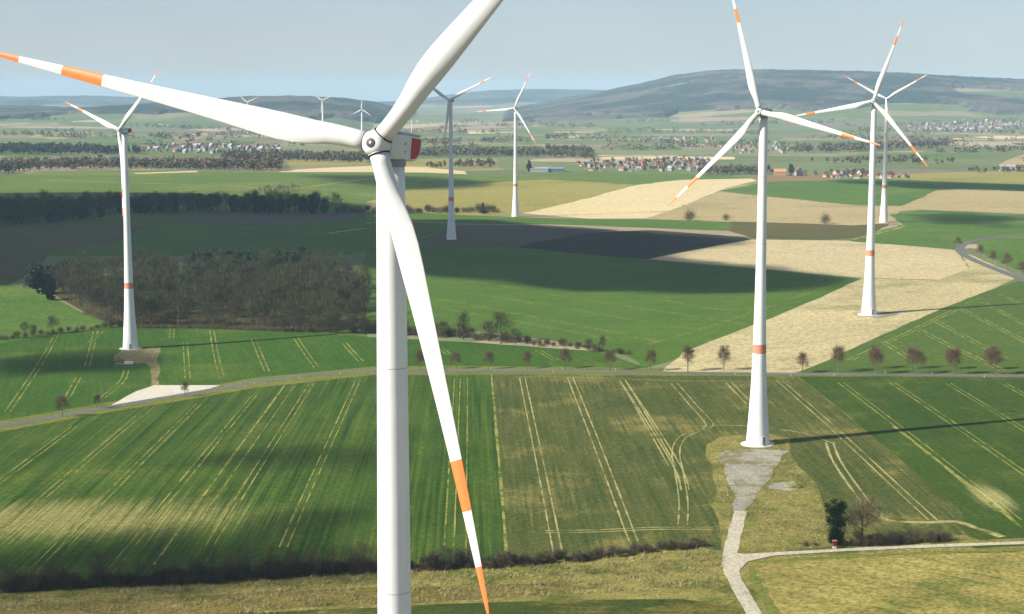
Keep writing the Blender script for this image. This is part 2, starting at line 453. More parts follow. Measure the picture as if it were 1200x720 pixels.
F('meadow', [(828, 522), (845, 512), (900, 508), (926, 515), (926, 530), (945, 555), (962, 582), (985, 622), (1000, 641), (868, 652), (846, 654), (842, 610), (835, 560)], M_rough, 8, 1.6)
F('meadow', [(-100, 745), (-100, 702), (440, 668), (590, 662), (700, 653), (820, 640), (846, 650), (850, 670), (880, 725), (882, 745)], M_rough, 7, .4)
F('meadow', [(-100, 760), (-100, 716), (200, 700), (440, 689), (640, 684), (700, 690), (560, 703), (300, 716), (250, 760)], M_dull, 9, .8)
F('crop_field', [(230, 790), (280, 720), (440, 713), (600, 706), (800, 703), (862, 712), (900, 760), (900, 790)], M_deep, 10, .6)
F('meadow', [(846, 640), (1300, 626), (1300, 830), (900, 830), (850, 680)], M_rough, 2, .5)
F('stubble_field', [(884, 660), (960, 655.5), (1300, 642.5), (1300, 810), (960, 810), (912, 720), (894, 692), (883, 673)], M_straw, 8, .7)
drape('verge', strip([P(881, 664), P(883, 676), P(892, 692), P(908, 720), P(930, 765)], 2.2, .5, 3) + strip([P(884, 659.5), P(960, 655), P(1100, 648.5), P(1300, 641)], 2.4, .5, 4), M_verge, .15)
F('verge', [(985, 640), (985, 634), (1130, 628), (1150, 634), (1300, 625), (1300, 637), (1100, 640)], M_rough, 10, .4)

for px, m in (([(0, 142), (67, 143), (66, 148), (0, 149)], M_tan2), ([(33, 160), (60, 156), (110, 155), (112, 160), (60, 164)], M_tan2), ([(200, 166), (215, 156), (262, 148), (268, 151), (240, 160), (225, 166)], M_tan2),
              ([(185, 142), (197, 141), (197, 148), (184, 148)], M_sand), ([(548, 153), (600, 152), (602, 156), (548, 157)], M_sand), ([(648, 152), (700, 148), (712, 153), (690, 157), (650, 157)], M_tan2), ([(642, 162), (676, 158.5), (678, 161), (645, 163)], M_sand),
              ([(1000, 137), (1085, 134), (1090, 140), (1000, 143)], M_olive), ([(1108, 163), (1200, 158), (1290, 157), (1290, 160), (1110, 165)], M_sand), ([(900, 164), (1000, 160), (1000, 163.5), (905, 167)], M_olive),
              ([(860, 150), (930, 147), (935, 151), (862, 154)], M_olive), ([(470, 152), (530, 147), (545, 150), (480, 157)], M_redsoil), ([(720, 170), (800, 172), (800, 176), (725, 175)], M_greenfar), ([(980, 183), (1120, 180), (1165, 184), (1000, 189)], M_greenfar),
              ([(480, 172), (620, 168), (640, 173), (500, 178)], M_green), ([(700, 182), (860, 184), (860, 187), (705, 187)], M_sand), ([(330, 187), (430, 187), (430, 193), (340, 195)], M_olive), ([(120, 168), (300, 166), (300, 169), (130, 171)], M_green)):
    F('field', px, m, 1, 4)

# --- gravel, paths and the avenue
pad = wpoly([(843, 533), (850, 529), (885, 527), (925, 529), (914, 543), (905, 560), (893, 572), (882, 590), (872, 606), (860, 602), (858, 575)], 1.1, 3)
drape('gravel_pad', [pad, wpoly([(898, 573), (905, 566), (930, 565), (939, 572), (925, 576)], .4, 3)], M_gravel, .17)
drape('path', strip([P(868, 600), P(862, 622), P(857, 643), P(854, 660), P(862, 682), P(884, 720), P(915, 770)], 3.4, .12, 5), M_path, .185)
drape('path', strip([P(855, 653), P(900, 650.5), P(1000, 645), P(1100, 640.5), P(1200, 637), P(1300, 633)], 2.7, .12, 5), M_path, .195)
drape('path', [wpoly([(852, 661), (858, 648), (874, 650.5), (905, 650), (905, 652.5), (876, 659), (864, 672)], .2, 3)], M_path, .19)
drape('lay_by', [wpoly([(125, 478), (160, 459), (181, 452), (258, 452), (240, 458), (190, 467)], .3, 5)], M_chalk, .165)
drape('gravel_pad', [wpoly([(134, 418), (145, 410), (160, 407), (188, 407), (188, 414), (184, 420), (188, 436), (182, 447), (178, 447), (176, 430), (170, 426), (150, 428), (134, 428)], .5, 4),
                     wpoly([(178, 446), (186, 446), (187, 454), (177, 454)], .2, 4)], M_padsoil, .16)
drape('turning_area', [wpoly([(1000, 369), (1020, 364), (1045, 366), (1062, 362), (1050, 370), (1030, 374)], .4, 4)], M_gravel, .18)
ROADPX = [(-100, 518), (0, 500), (120, 479), (200, 465.5), (300, 448.5), (370, 439.5), (437, 435), (520, 434), (700, 436), (900, 438.5), (1200, 441.5), (1300, 442)]
ROADW = [P(*p) for p in ROADPX]
drape('road', strip(ROADW, 5.6, 0, 10), M_road, .18)
drape('road', strip([P(1300, 362), P(1230, 340), P(1190, 325), P(1150, 309), P(1128, 298), P(1125, 290), P(1140, 283), P(1170, 277.5), P(1230, 272)], 6.0, 0, 14), M_road, .19)
drape('path', strip([P(1036, 262.5), P(1060, 265), P(1040, 271), P(1000, 281)], 4, 0, 14), M_trackg, .185)
drape('path', strip([P(428, 268), P(410, 270), P(385, 274)], 4, .1, 14), M_tan2, .15)
drape('path', strip([P(50, 211), P(110, 213), P(200, 216), P(260, 217.5), P(330, 222), P(400, 214), P(440, 209)], 5, .1, 30), M_tan2, .15)
drape('path', strip([P(428, 262), P(470, 259), P(540, 262)], 5, .1, 20), M_tan2, .155)

# --- wheel tracks: pairs of narrow pale lines
def pair(pts, gap=2.0, w=.5, curve=True):
    out = []
    for sgn in (-1, 1):
        q = []
        for i, p in enumerate(pts):
            a = pts[max(0, i - 1)]; c = pts[min(len(pts) - 1, i + 1)]
            d = Vector((c[0] - a[0], c[1] - a[1])).normalized()
            q.append((p[0] - d.y * gap / 2 * sgn, p[1] + d.x * gap / 2 * sgn))
        out += strip(q, w, .45, 5, curve)
    return out
def rowline(px, y0_, y1_):
    """a straight track along the rows through pixel px, between two pixel rows"""
    x, y = P(*px)
    c = x - ROW[0] * y
    ya, yb = P(px[0], y1_)[1], P(px[0], y0_)[1]
    return [(c + ROW[0] * ya, ya), (c + ROW[0] * yb, yb)]
tr = []
for p, a, b_ in (((85, 502), 500, 640), ((160, 490), 488, 660), ((232, 475), 474, 668), ((297, 465), 464, 672), ((365, 450), 450, 640), ((420, 445), 446, 640)):
    tr += pair(rowline(p, a, b_), 2.0, .42, False)
tr += strip(rowline((333, 453), 452, 660), .7, .4, 6, False)
tr += strip(rowline((312, 500), 452, 610), .4, .4, 6, False)
drape('wheel_track', tr, M_trackg, .15)
tr = pair(rowline((536, 446), 444, 640), 2.4, .4, False) + strip(rowline((548, 446), 444, 670), .35, .4, 6, False) + strip(rowline((576, 441), 440, 668), .8, .4, 6, False)
drape('wheel_track', tr, M_trackg, .155)
tr = []
for p, a, b_ in (((612, 443), 443, 662), ((669, 445), 443, 636), ((730, 447), 446, 548), ((915, 448), 446, 612), ((855, 450), 449, 475)):
    tr += pair(rowline(p, a, b_), 2.2, .44, False)
tr += pair([P(790, 450), P(812, 475), P(832, 499), P(818, 505), P(800, 513), P(792, 530), P(797, 560), P(801, 590), P(800, 616)], 2.4, .44)
tr += pair([P(730, 447), P(770, 508), P(796, 552), P(803, 575)], 2.2, .5)
tr += pair([P(640, 624), P(700, 623), P(770, 620), P(836, 620)], 2.2, .6)
tr += pair([P(604, 442), P(680, 443), P(800, 447), P(912, 447)], 2.0, .35)
tr += pair([P(972, 519), P(980, 540), P(1000, 570), P(1022, 598), P(1036, 607)], 2.3, .65)
tr += strip([P(1022, 598), P(1034, 608), P(1050, 612), P(1090, 613), P(1120, 612), P(1145, 620), P(1175, 630)], 2.0, .4, 5)
tr += strip([P(832, 499), P(880, 500), P(940, 508), P(975, 520)], .6, .4, 5)
drape('wheel_track', tr, M_track, .16)
tr = []
for p, a, b_ in (((985, 449), 449, 612), ((1047, 450), 449, 640), ((1113, 451), 450, 640), ((1178, 451), 450, 560)):
    tr += pair(rowline(p, a, b_), 2.0, .42, False)
tr += strip(rowline((1060, 510), 500, 620), 1.1, .5, 6, False)
drape('wheel_track', tr, M_trackg, .165)
tr = []
for pl in ([(67, 391), (43, 433), (9, 483)], [(112, 388), (102, 430)], [(120, 388), (105, 402)], [(92, 443), (78, 468)], [(202, 386), (201, 396)], [(217, 402), (220, 444)], [(248, 386), (253, 415), (260, 444)],
           [(297, 397), (313, 436)], [(347, 397), (371, 431)], [(403, 402), (423, 424)], [(515, 407), (526, 416)], [(630, 411), (652, 423)], [(148, 434), (143, 447), (120, 467)]):
    tr += pair([P(*q) for q in pl], 2.1, .5)
drape('wheel_track', tr, M_trackg, .16)
tr = []
for pl in ([(507, 349), (667, 380), (777, 402)], [(505, 360), (600, 376), (720, 398)], [(560, 345), (700, 368), (840, 391)], [(640, 345), (760, 363), (880, 381)], [(780, 352), (860, 364), (940, 353)], [(760, 404), (850, 377), (985, 332)], [(525, 326), (600, 337), (640, 341)]):
    tr += pair([P(*q) for q in pl], 2.4, .45)
drape('wheel_track', tr, M_trackg, .155)
tr = []
for pl in ([(995, 423), (1075, 385), (1150, 350)], [(1033, 400), (1072, 424)], [(1073, 385), (1110, 404), (1175, 435)], [(1093, 375), (1177, 420)], [(1127, 363), (1200, 400), (1260, 430)], [(1147, 352), (1200, 380), (1280, 420)], [(1170, 345), (1230, 372)]):
    tr += pair([P(*q) for q in pl], 2.4, .6)
drape('wheel_track', tr, M_trackg, .175)

# ------------------------------------------------------------------ tubes and small mesh makers
class MB:
    def __init__(s): s.v, s.f, s.mi, s.cur = [], [], [], 0
    def tube(s, p0, p1, r0, r1, n=5, cap=False):
        p0, p1 = Vector(p0), Vector(p1)
        d = (p1 - p0).normalized()
        a = d.orthogonal().normalized(); b_ = d.cross(a)
        i0 = len(s.v)
        for p, r in ((p0, r0), (p1, r1)):
            for k in range(n):
                t = 2 * math.pi * k / n
                s.v.append(tuple(p + (a * math.cos(t) + b_ * math.sin(t)) * r))
        for k in range(n):
            s.f.append((i0 + k, i0 + (k + 1) % n, i0 + n + (k + 1) % n, i0 + n + k)); s.mi.append(s.cur)
        if cap:
            s.f.append(tuple(i0 + k for k in reversed(range(n)))); s.f.append(tuple(i0 + n + k for k in range(n))); s.mi += [s.cur, s.cur]
    def box(s, lo, hi, M=None):
        i0 = len(s.v)
        for z in (lo[2], hi[2]):
            for x, y in ((lo[0], lo[1]), (hi[0], lo[1]), (hi[0], hi[1]), (lo[0], hi[1])):
                v = Vector((x, y, z))
                s.v.append(tuple(M @ v if M else v))
        for q in ((3, 2, 1, 0), (4, 5, 6, 7), (0, 1, 5, 4), (1, 2, 6, 5), (2, 3, 7, 6), (3, 0, 4, 7)):
            s.f.append(tuple(i0 + k for k in q)); s.mi.append(s.cur)
    def sliver(s, p, d, w, l, bend=None):
        d = Vector(d).normalized(); q = d.orthogonal().normalized()
        q.rotate(Matrix.Rotation(random.uniform(0, 6.28), 3, d))
        i0 = len(s.v); p = Vector(p)
        s.v += [tuple(p - q * w / 2), tuple(p + q * w / 2), tuple(p + d * l)]
        s.f.append((i0, i0 + 1, i0 + 2)); s.mi.append(s.cur)
    def leaf(s, p, size):
        i0 = len(s.v); p = Vector(p)
        a = Vector((random.gauss(0, 1), random.gauss(0, 1), random.gauss(0, 1))).normalized(); b_ = a.orthogonal().normalized()
        s.v += [tuple(p + a * size), tuple(p + b_ * size * .6), tuple(p - a * size), tuple(p - b_ * size * .6)]
        s.f.append((i0, i0 + 1, i0 + 2, i0 + 3)); s.mi.append(s.cur)
    def mesh(s, name, mats, smooth_=False):
        return mesh(name, s.v, s.f, mats, s.mi, smooth_)

# ------------------------------------------------------------------ turbines
M_white = plain('white_coating', (.56, .56, .54), .42, .35, .03, .12)
def tower_mat():
    s = N('tower_coating'); s.b.inputs['Roughness'].default_value = .5; s.b.inputs['Specular IOR Level'].default_value = .3
    tc = s.n('ShaderNodeTexCoord').outputs['Object']
    mp = s.n('ShaderNodeVectorMath', operation='MULTIPLY'); s.l(tc, mp.inputs[0]); mp.inputs[1].default_value = (1.6, 1.6, .04)
    f = s.ramp(s.noise(mp.outputs[0], 1.0, 5, .65), .5, .8)
    g = s.ramp(s.noise(tc, .11, 3, .6), .35, .7)
    c = s.mix(g, (.65, .655, .64), (.71, .715, .70)); c = s.mix(s.math('MULTIPLY', f, .55), c, (.53, .525, .49))
    s.l(c, s.b.inputs['Base Color']); return s.m
M_tower = tower_mat()
M_seam = plain('tower_seam', (.42, .43, .43), .6, .2)
M_orange = plain('orange_band', (.78, .17, .035), .45, .4, .06, .3)
M_towerred = plain('red_band', (.56, .21, .13), .55, .3, .08, .4)
M_red = plain('red_panel', (.33, .018, .016), .5, .35, .1, .8)
M_black = plain('black_rubber', (.02, .021, .024), .6, .3)
M_greyp = plain('grey_paint', (.22, .23, .24), .5, .4)
M_nac = plain('nacelle_shell', (.56, .57, .55), .5, .3, .04, .6)
M_conc = plain('concrete', (.55, .53, .48), .9, .1, .12, .8)

RB = 42.0
def blade_mesh():
    st = [(.018, 1.70, 1.0, 14), (.045, 1.68, 1.0, 14), (.075, 1.75, .93, 14), (.11, 1.92, .78, 13.5), (.15, 2.25, .58, 12.5), (.19, 2.52, .47, 11), (.23, 2.56, .40, 9.5), (.28, 2.42, .34, 8), (.36, 2.08, .29, 6),
          (.46, 1.74, .25, 4.2), (.58, 1.40, .23, 2.6), (.68, 1.16, .21, 1.6), (.68001, 1.16, .21, 1.6), (.735, 1.03, .2, 1.2), (.785, .91, .2, .9), (.78501, .91, .2, .9), (.84, .77, .2, .6), (.898, .61, .2, .4), (.89801, .61, .2, .4), (.95, .46, .2, .2), (.98, .33, .2, 0), (.995, .18, .2, 0), (1.0, .05, .3, 0)]
    n = 24
    v, f, mi = [], [], []
    for (r, c, th, tw) in st:
        k = min(1, max(0, (th - .4) / .6)); k = k * k * (3 - 2 * k)     # 1 = round root
        a = R_(tw + 3)
        for i in range(n):
            t = 2 * math.pi * i / n
            cx = math.cos(t)
            yt = math.sin(t) * c * th / 2
            # airfoil: leading edge at -0.3c, trailing at +0.7c, thin tail
            tail = 1 - .75 * max(0, (cx + .15) / 1.15) ** 1.3
            ax, ay = c * (.18 + .5 * cx), yt * tail + (.025 * c * (1 - cx * cx))
            ux, uy = c / 2 * cx, math.sin(t) * c / 2
            x = ax * (1 - k) + ux * k; y = ay * (1 - k) + uy * k
            v.append((x * math.cos(a) - y * math.sin(a), x * math.sin(a) + y * math.cos(a) + 2.4 * r * r, r * RB))
    for j in range(len(st) - 1):
        rm = (st[j][0] + st[j + 1][0]) / 2
        m = 1 if (.68 < rm < .785 or rm > .898) else 0
        for i in range(n):
            f.append((j * n + i, j * n + (i + 1) % n, (j + 1) * n + (i + 1) % n, (j + 1) * n + i)); mi.append(m)
    f.append(tuple(range(len(v) - n, len(v)))); mi.append(1)
    f.append(tuple(reversed(range(n)))); mi.append(0)
    return mesh('blade', v, f, [M_white, M_orange], mi, True)

def lathe(prof, n, mats, mis=None, cap=True):
    v, f, mi = [], [], []
    for (r, z) in prof:
        for k in range(n):
            t = 2 * math.pi * k / n
            v.append((r * math.cos(t), r * math.sin(t), z))
    for j in range(len(prof) - 1):
        for k in range(n):
            f.append((j * n + k, j * n + (k + 1) % n, (j + 1) * n + (k + 1) % n, (j + 1) * n + k)); mi.append(mis[j] if mis else 0)
    if cap:
        f.append(tuple(reversed(range(n)))); mi.append(mis[0] if mis else 0)
        f.append(tuple(range(len(v) - n, len(v)))); mi.append(mis[-1] if mis else 0)
    return mesh('part', v, f, mats, mi, True)

def tower_mesh():
    key = [(0, 3.75), (3, 3.55), (7, 3.25), (12, 2.9), (18, 2.55), (24, 2.3), (29.2, 2.15), (32.8, 2.06), (45, 1.80), (60, 1.56), (75, 1.46), (90, 1.36), (103.4, 1.27)]
    zs = sorted(set([0, .4, 1, 2, 3, 5, 7, 9, 12, 15, 18, 21, 24, 27, 29.4, 32.3] + [q + d_ for q in (22.4, 43.0, 64.2, 85.0) for d_ in (0, .11)] + list(range(36, 103, 4)) + [103.4]))
    prof, mis = [], []
    for z in zs:
        r = float(np.interp(z, [k[0] for k in key], [k[1] for k in key]))
        prof.append((r, z))
        mis.append(1 if 29.3 < z < 32.2 else (2 if z in (22.4, 43.0, 64.2, 85.0) else 0))
    # weld rings
    return lathe(prof, 48, [M_tower, M_towerred, M_seam], mis)

def nacelle_mesh():
    # local: +y = rear (downwind), origin at rotor centre, x right, z up
    secs = [(1.0, 1.0, -1.0, 1.0, .45), (1.5, 1.15, -1.2, 1.12, .42), (2.6, 1.3, -1.32, 1.18, .35), (4.2, 1.4, -1.36, 1.2, .3), (7.0, 1.4, -1.3, 1.2, .3), (7.6, 1.4, -1.24, 1.2, .3), (8.6, 1.36, -.82, 1.18, .3), (9.3, 1.3, -.15, 1.15, .28), (9.45, 1.2, .05, 1.05, .25)]
    v, f = [], []
    n = 0
    for (y, w, zb, zt, r) in secs:
        ring = []
        for (cx, cz, a0) in ((w - r, zt - r, 0), (-(w - r), zt - r, 90), (-(w - r), zb + r, 180), (w - r, zb + r, 270)):
            for k in range(5):
                t = R_(a0 + 90 * k / 4)
                ring.append((cx + r * math.cos(t), y, cz + r * math.sin(t)))
        n = len(ring); v += ring
    for j in range(len(secs) - 1):
        for k in range(n): f.append((j * n + k, (j + 1) * n + k, (j + 1) * n + (k + 1) % n, j * n + (k + 1) % n))
    f.append(tuple(range(n))); f.append(tuple(reversed(range(len(v) - n, len(v)))))
    me = mesh('nacelle', v, f, [M_nac], None, True)
    return me

def panel_mesh():
    """red warning panel with a white edge on each flank and on the tail"""
    mb = MB()
    for sx in (1, -1):
        x = 1.425 * sx
        for (cur, pts, off) in ((0, [(5.6, 1.02), (9.2, 1.0), (9.28, .1), (8.4, -.62), (7.45, -1.2), (5.4, -1.24)], 0.0), (1, [(6.05, .92), (9.0, .9), (9.05, .12), (8.2, -.62), (7.4, -1.0), (5.75, -1.14)], .012)):
            mb.cur = cur
            i0 = len(mb.v)
            for dx in (-.05, .004 + off):
                for (y, z) in pts: mb.v.append((x + dx * sx - (.06 * sx if y > 8.9 else 0), y, z))
            n = len(pts)
            mb.f.append(tuple(i0 + n + k for k in (range(n) if sx > 0 else reversed(range(n))))); mb.mi.append(cur)
            for k in range(n):
                mb.f.append((i0 + k, i0 + (k + 1) % n, i0 + n + (k + 1) % n, i0 + n + k)); mb.mi.append(cur)
    mb.cur = 1
    mb.box((-1.0, 9.40, .12), (1.0, 9.475, .95))
    return mb.mesh('warning_panel', [M_white, M_red])

def lettering_mesh():
    mb = MB()
    for (y, z, s_) in ((4.3, .25, .2), (4.3, -.5, .16)):
        for q in range(4):
            mb.box((1.405, y - .3 + q * .17, z - s_ * (.9 - .5 * (q % 2))), (1.418, y - .25 + q * .17, z + s_ * (.3 + .6 * (q % 2))))
    return mb.mesh('lettering', [M_greyp])

def hub_mesh():
    # spinner: rounded three-lobed body; -y is the front
    v, f = [], []
    prof = [(-1.12, .30), (-1.10, .50), (-1.02, .78), (-.85, .97), (-.55, 1.1), (-.1, 1.16), (.4, 1.14), (.75, 1.02), (.85, .9)]
    n = 48
    for (y, r) in prof:
        for k in range(n):
            t = 2 * math.pi * k / n
            # flatten towards the three blade roots
            c = math.cos(3 * t)
            rr = r * (1 - .035 * c * (1 if r > .7 else 0))
            v.append((rr * math.sin(t), y, rr * math.cos(t)))
    for j in range(len(prof) - 1):
        for k in range(n): f.append((j * n + k, j * n + (k + 1) % n, (j + 1) * n + (k + 1) % n, (j + 1) * n + k))
    f.append(tuple(reversed(range(n)))); f.append(tuple(range(len(v) - n, len(v))))
    return mesh('hub', v, f, [M_white], None, True)

ME = {}
ME['blade'] = blade_mesh(); ME['tower'] = tower_mesh(); ME['nacelle'] = nacelle_mesh(); ME['panel'] = panel_mesh(); ME['lettering'] = lettering_mesh(); ME['hub'] = hub_mesh()
ME['cap'] = lathe([(.13, .0), (.13, .03), (.06, .05)], 20, [M_white])
ME['disc'] = lathe([(.42, -.03), (.42, .03), (.38, .05), (.10, .05)], 28, [plain('dark_grey_cap', (.06, .062, .066), .5, .3)])
ME['collar'] = lathe([(.93, .62), (.95, .98), (.90, 1.02)], 36, [M_white])
ME['ring'] = lathe([(.97, .945), (.975, .95), (.975, .985), (.96, .99), (.9, 1.03)], 36, [M_black])
ME['bearing'] = lathe([(.85, .8), (.95, .85), (.95, 1.3), (.9, 1.36)], 36, [M_black])
ME['plinth'] = lathe([(5.4, -.6), (5.4, .22), (5.1, .34), (3.5, .36)], 48, [M_conc])
ME['skirt'] = lathe([(1.34, 103.2), (1.40, 103.35), (1.40, 103.75), (1.3, 103.9)], 40, [M_greyp])
def door_mesh():
    mb = MB(); mb.cur = 0
    mb.box((-.55, -3.76, .9), (.55, -3.45, 3.1)); mb.cur = 1
    mb.box((-.45, -3.785, .98), (.45, -3.7, 3.0)); return mb.mesh('door', [M_white, M_greyp])
def steps_mesh():
    mb = MB()
    for k in range(5): mb.box((-.6, -5.0 + k * .26, .30 + k * .12 - .06), (.6, -4.72 + k * .26, .30 + k * .12))
    for sx in (-.6, .6):
        mb.tube((sx, -5.0, .3), (sx, -5.0, 1.3), .03, .03); mb.tube((sx, -3.8, .9), (sx, -3.8, 1.9), .03, .03); mb.tube((sx, -5.0, 1.3), (sx, -3.8, 1.9), .03, .03)
    return mb.mesh('steps', [M_greyp])
def roof_mesh():
    mb = MB()
    mb.box((-1.25, 2.2, 1.205), (1.25, 9.2, 1.31))
    for sx in (-1.28, 1.28):
        mb.tube((sx, 2.2, 1.33), (sx, 9.2, 1.33), .07, .07, 8, True)
        mb.tube((sx, 2.2, 1.33), (sx, 3.3, 1.85), .05, .05, 6, True)
        mb.tube((sx, 3.3, 1.85), (sx, 4.4, 1.33), .05, .05, 6, True)
    return mb.mesh('roof_rail', [M_white])
def sensor_mesh():
    mb = MB()
    mb.tube((.6, 8.3, 1.3), (.6, 8.3, 2.5), .03, .02, 6, True); mb.tube((-.6, 8.3, 1.3), (-.6, 8.3, 2.2), .03, .02, 6, True)
    mb.tube((.6, 8.3, 2.5), (.6, 8.3, 2.6), .07, .07, 8, True); mb.tube((-.6, 8.1, 2.2), (-.6, 8.6, 2.2), .04, .02, 6, True)
    return mb.mesh('wind_sensor', [M_white])
def beacon_mesh():
    mb = MB(); mb.tube((.2, 5.4, 1.3), (.2, 5.4, 1.75), .2, .2, 10, True); mb.tube((-.4, 5.4, 1.3), (-.4, 5.4, 1.6), .14, .14, 10, True)
    return mb.mesh('beacon', [M_greyp])
ME['door'] = door_mesh(); ME['steps'] = steps_mesh(); ME['roof'] = roof_mesh(); ME['sensor'] = sensor_mesh(); ME['beacon'] = beacon_mesh()
OVER = 3.2
def turbine(base, yaw, tips, label, detail=True, tilt=5.0, roll=None, over=OVER, name='wind_turbine', door=180.0, stout=1.0):
    root = empty(name, base)
    tag(root, label, 'wind turbine', 'wind turbines in the fields')
    link('tower', ME['tower'], root)
    if detail:
        link('foundation', ME['plinth'], root)
        d = link('door', ME['door'], root); d.rotation_euler.z = R_(door)
        s_ = link('steps', ME['steps'], root); s_.rotation_euler.z = R_(door)
    y = R_(yaw)
    ax = Vector((-math.sin(y) * math.cos(R_(tilt)), -math.cos(y) * math.cos(R_(tilt)), math.sin(R_(tilt))))
    U = Vector((math.cos(y), -math.sin(y), 0)); V = ax.cross(U)
    M = Matrix((U, -ax, V)).transposed()               # columns: x = U, y = rear, z = V
    hubw = Vector(base) + Vector((0, 0, HUBH)) + ax * over
    hubl = hubw - Vector(base)
    nac = link('nacelle', ME['nacelle'], root)
    nac.location = hubl; nac.rotation_euler = M.to_euler(); nac.scale = (1, .70, .94)
    if detail:
        for nm, k in (('warning_panel', 'panel'), ('roof_rail', 'roof'), ('wind_sensor', 'sensor'), ('beacon', 'beacon'), ('lettering', 'lettering')): link(nm, ME[k], nac)
        link('yaw_ring', ME['skirt'], root)
    else: link('warning_panel', ME['panel'], nac)
    hub = link('hub', ME['hub'], root)
    # roll: least squares against the tips seen in the photograph
    if roll is None:
        best = (1e18, 0)
        for k in range(480):
            a = R_(k * .25)
            e = 0
            for (tx, ty) in tips:
                e += min((lambda q: (q[0] - tx) ** 2 + (q[1] - ty) ** 2)(project(hubw + (U * math.cos(a + j * 2 * math.pi / 3) + V * math.sin(a + j * 2 * math.pi / 3)) * RB)) for j in range(3))
            if e < best[0]: best = (e, a)
        roll = best[1]
        print('TURBINE', label[:40], 'hub', [round(q, 1) for q in project(hubw)], 'err/tip', round(math.sqrt(best[0] / max(1, len(tips))), 1), 'roll', round(math.degrees(roll), 1),
              [tuple(round(c) for c in project(hubw + (U * math.cos(roll + j * 2 * math.pi / 3) + V * math.sin(roll + j * 2 * math.pi / 3)) * RB)) for j in range(3)])
    hub.location = hubl
    sp = Matrix.Rotation(-(roll - math.pi / 2), 3, Vector((0, -1, 0)))   # spin so a blade sits at 'roll'
    for j in range(3):
        a = roll + j * 2 * math.pi / 3
        s_ = U * math.cos(a) + V * math.sin(a)
        t_ = -U * math.sin(a) + V * math.cos(a)
        # chord axis: trailing edge on the counter-clockwise side; local y = thickness
        Bm = Matrix((t_, s_.cross(t_), s_)).transposed()
        bl = link('blade', ME['blade'], root)
        bl.location = hubl; bl.rotation_euler = Bm.to_euler()
        if j == 0:
            H = Matrix((s_.cross(-ax) * -1, -ax, s_)).transposed()
            hub.rotation_euler = H.to_euler()
        if detail:
            c = link('root_collar', ME['collar'], hub); g = link('root_ring', ME['ring'], hub)
            c.rotation_euler = g.rotation_euler = (0, -j * 2 * math.pi / 3, 0)
    if detail:
        nd = link('nose_disc', ME['disc'], hub); nd.location = (0, -1.12, 0); nd.rotation_euler = (math.pi / 2, 0, 0)
        nc = link('nose_cap', ME['cap'], hub); nc.location = (0, -1.165, 0); nc.rotation_euler = (math.pi / 2, 0, 0)
        bg = link('bearing', ME['bearing'], hub); bg.rotation_euler = (-math.pi / 2, 0, 0)
    if stout != 1.0:
        for c in root.children:
            if c.data in (ME['tower'], ME['blade']): c.scale = (stout, stout, 1)
    return root

YAW = 20.0
# nearest turbine: hub seen at pixel (443, 167), 150 m away
rh = ray(441.0, 168.5); D0 = 150.2; OV0 = 2.8; TL0 = 6.0
hub0 = CAM + rh * (D0 / rh.y)
axh = Vector((-math.sin(R_(22)), -math.cos(R_(22)), 0)) * math.cos(R_(TL0))
b0 = hub0 - axh * OV0
turbine((b0.x, b0.y, hub0.z - HUBH - math.sin(R_(TL0)) * OV0), 22.0, [], 'nearest and largest white wind turbine with orange banded blades and red nacelle panel', roll=R_(48.5), tilt=TL0, over=OV0)
g0 = hub0.z - HUBH
def tb(k): return (TB[k][0], TB[k][1], zf(TB[k][0], TB[k][1]))
turbine(tb('right'), 33.0, [(783, 245), (1020, 167)], 'white wind turbine on the gravel pad in the right foreground fields', door=22)
turbine(tb('left'), 40.0, [(85, 123), (189, 83), (146, 262)], 'white wind turbine in front of the bare wood on the left', door=12)
turbine(tb('two'), YAW, [(1056, 17), (935, 137), (1085, 203)], 'white wind turbine on the tan stubble wedge at the right', door=20)
turbine(tb('three'), YAW, [(985, 88), (1090, 88)], 'farther white wind turbine half behind the one on the tan stubble', detail=False)
turbine(tb('mid'), 24.0, [(573, 92), (518, 188)], 'shaded grey blue wind turbine beside the ploughed field in the middle', detail=False)
turbine(tb('pale'), YAW, [(623, 79), (556, 133), (625, 170)], 'sunlit wind turbine at the edge of the pale stubble in the middle', detail=False)
for (hx, hy, D, tips, lab) in ((378, 118, 5830, [(370, 112), (389, 113)], 'tiny white wind turbine on the wooded ridge left of the near hub'),
                               (424, 128.5, 5830, [(424, 113.5), (410, 135.5), (435, 137)], 'tiny white wind turbine straight above the near hub'),
                               (290.5, 120, 5830, [(280, 115), (301, 118)], 'tiny white wind turbine on the ridge behind the long left blade')):
    r = ray(hx, hy); p = CAM + r * (D / r.y)
    turbine((p.x, p.y, p.z - HUBH), 8.0, tips, lab, detail=False, stout=1.8)

# ------------------------------------------------------------------ trees and shrubs
def bark(name, c, v=.25): return plain(name, c, .95, .05, v, .8)
M_bark = bark('grey_bark', (.13, .105, .08)); M_barkd = bark('dark_bark', (.06, .05, .04))
M_twig = plain('brown_twigs', (.118, .092, .060), .95, .05, .3, .35)
M_twigo = plain('olive_twigs', (.125, .108, .055), .95, .05, .3, .35)
M_twigr = plain('reddish_twigs', (.115, .075, .044), .95, .05, .25, .5)
M_twigd = plain('dark_twigs', (.065, .052, .038), .95, .05, .3, .5)
M_ever = plain('evergreen_leaves', (.024, .038, .018), .8, .15, .4, .6)
M_ivy = plain('ivy_leaves', (.02, .042, .013), .8, .2, .4, .6)
M_scrub = plain('scrub_twigs', (.085, .068, .044), .95, .05, .35, .4)
M_scrubo = plain('olive_scrub', (.11, .095, .045), .95, .05, .35, .4)

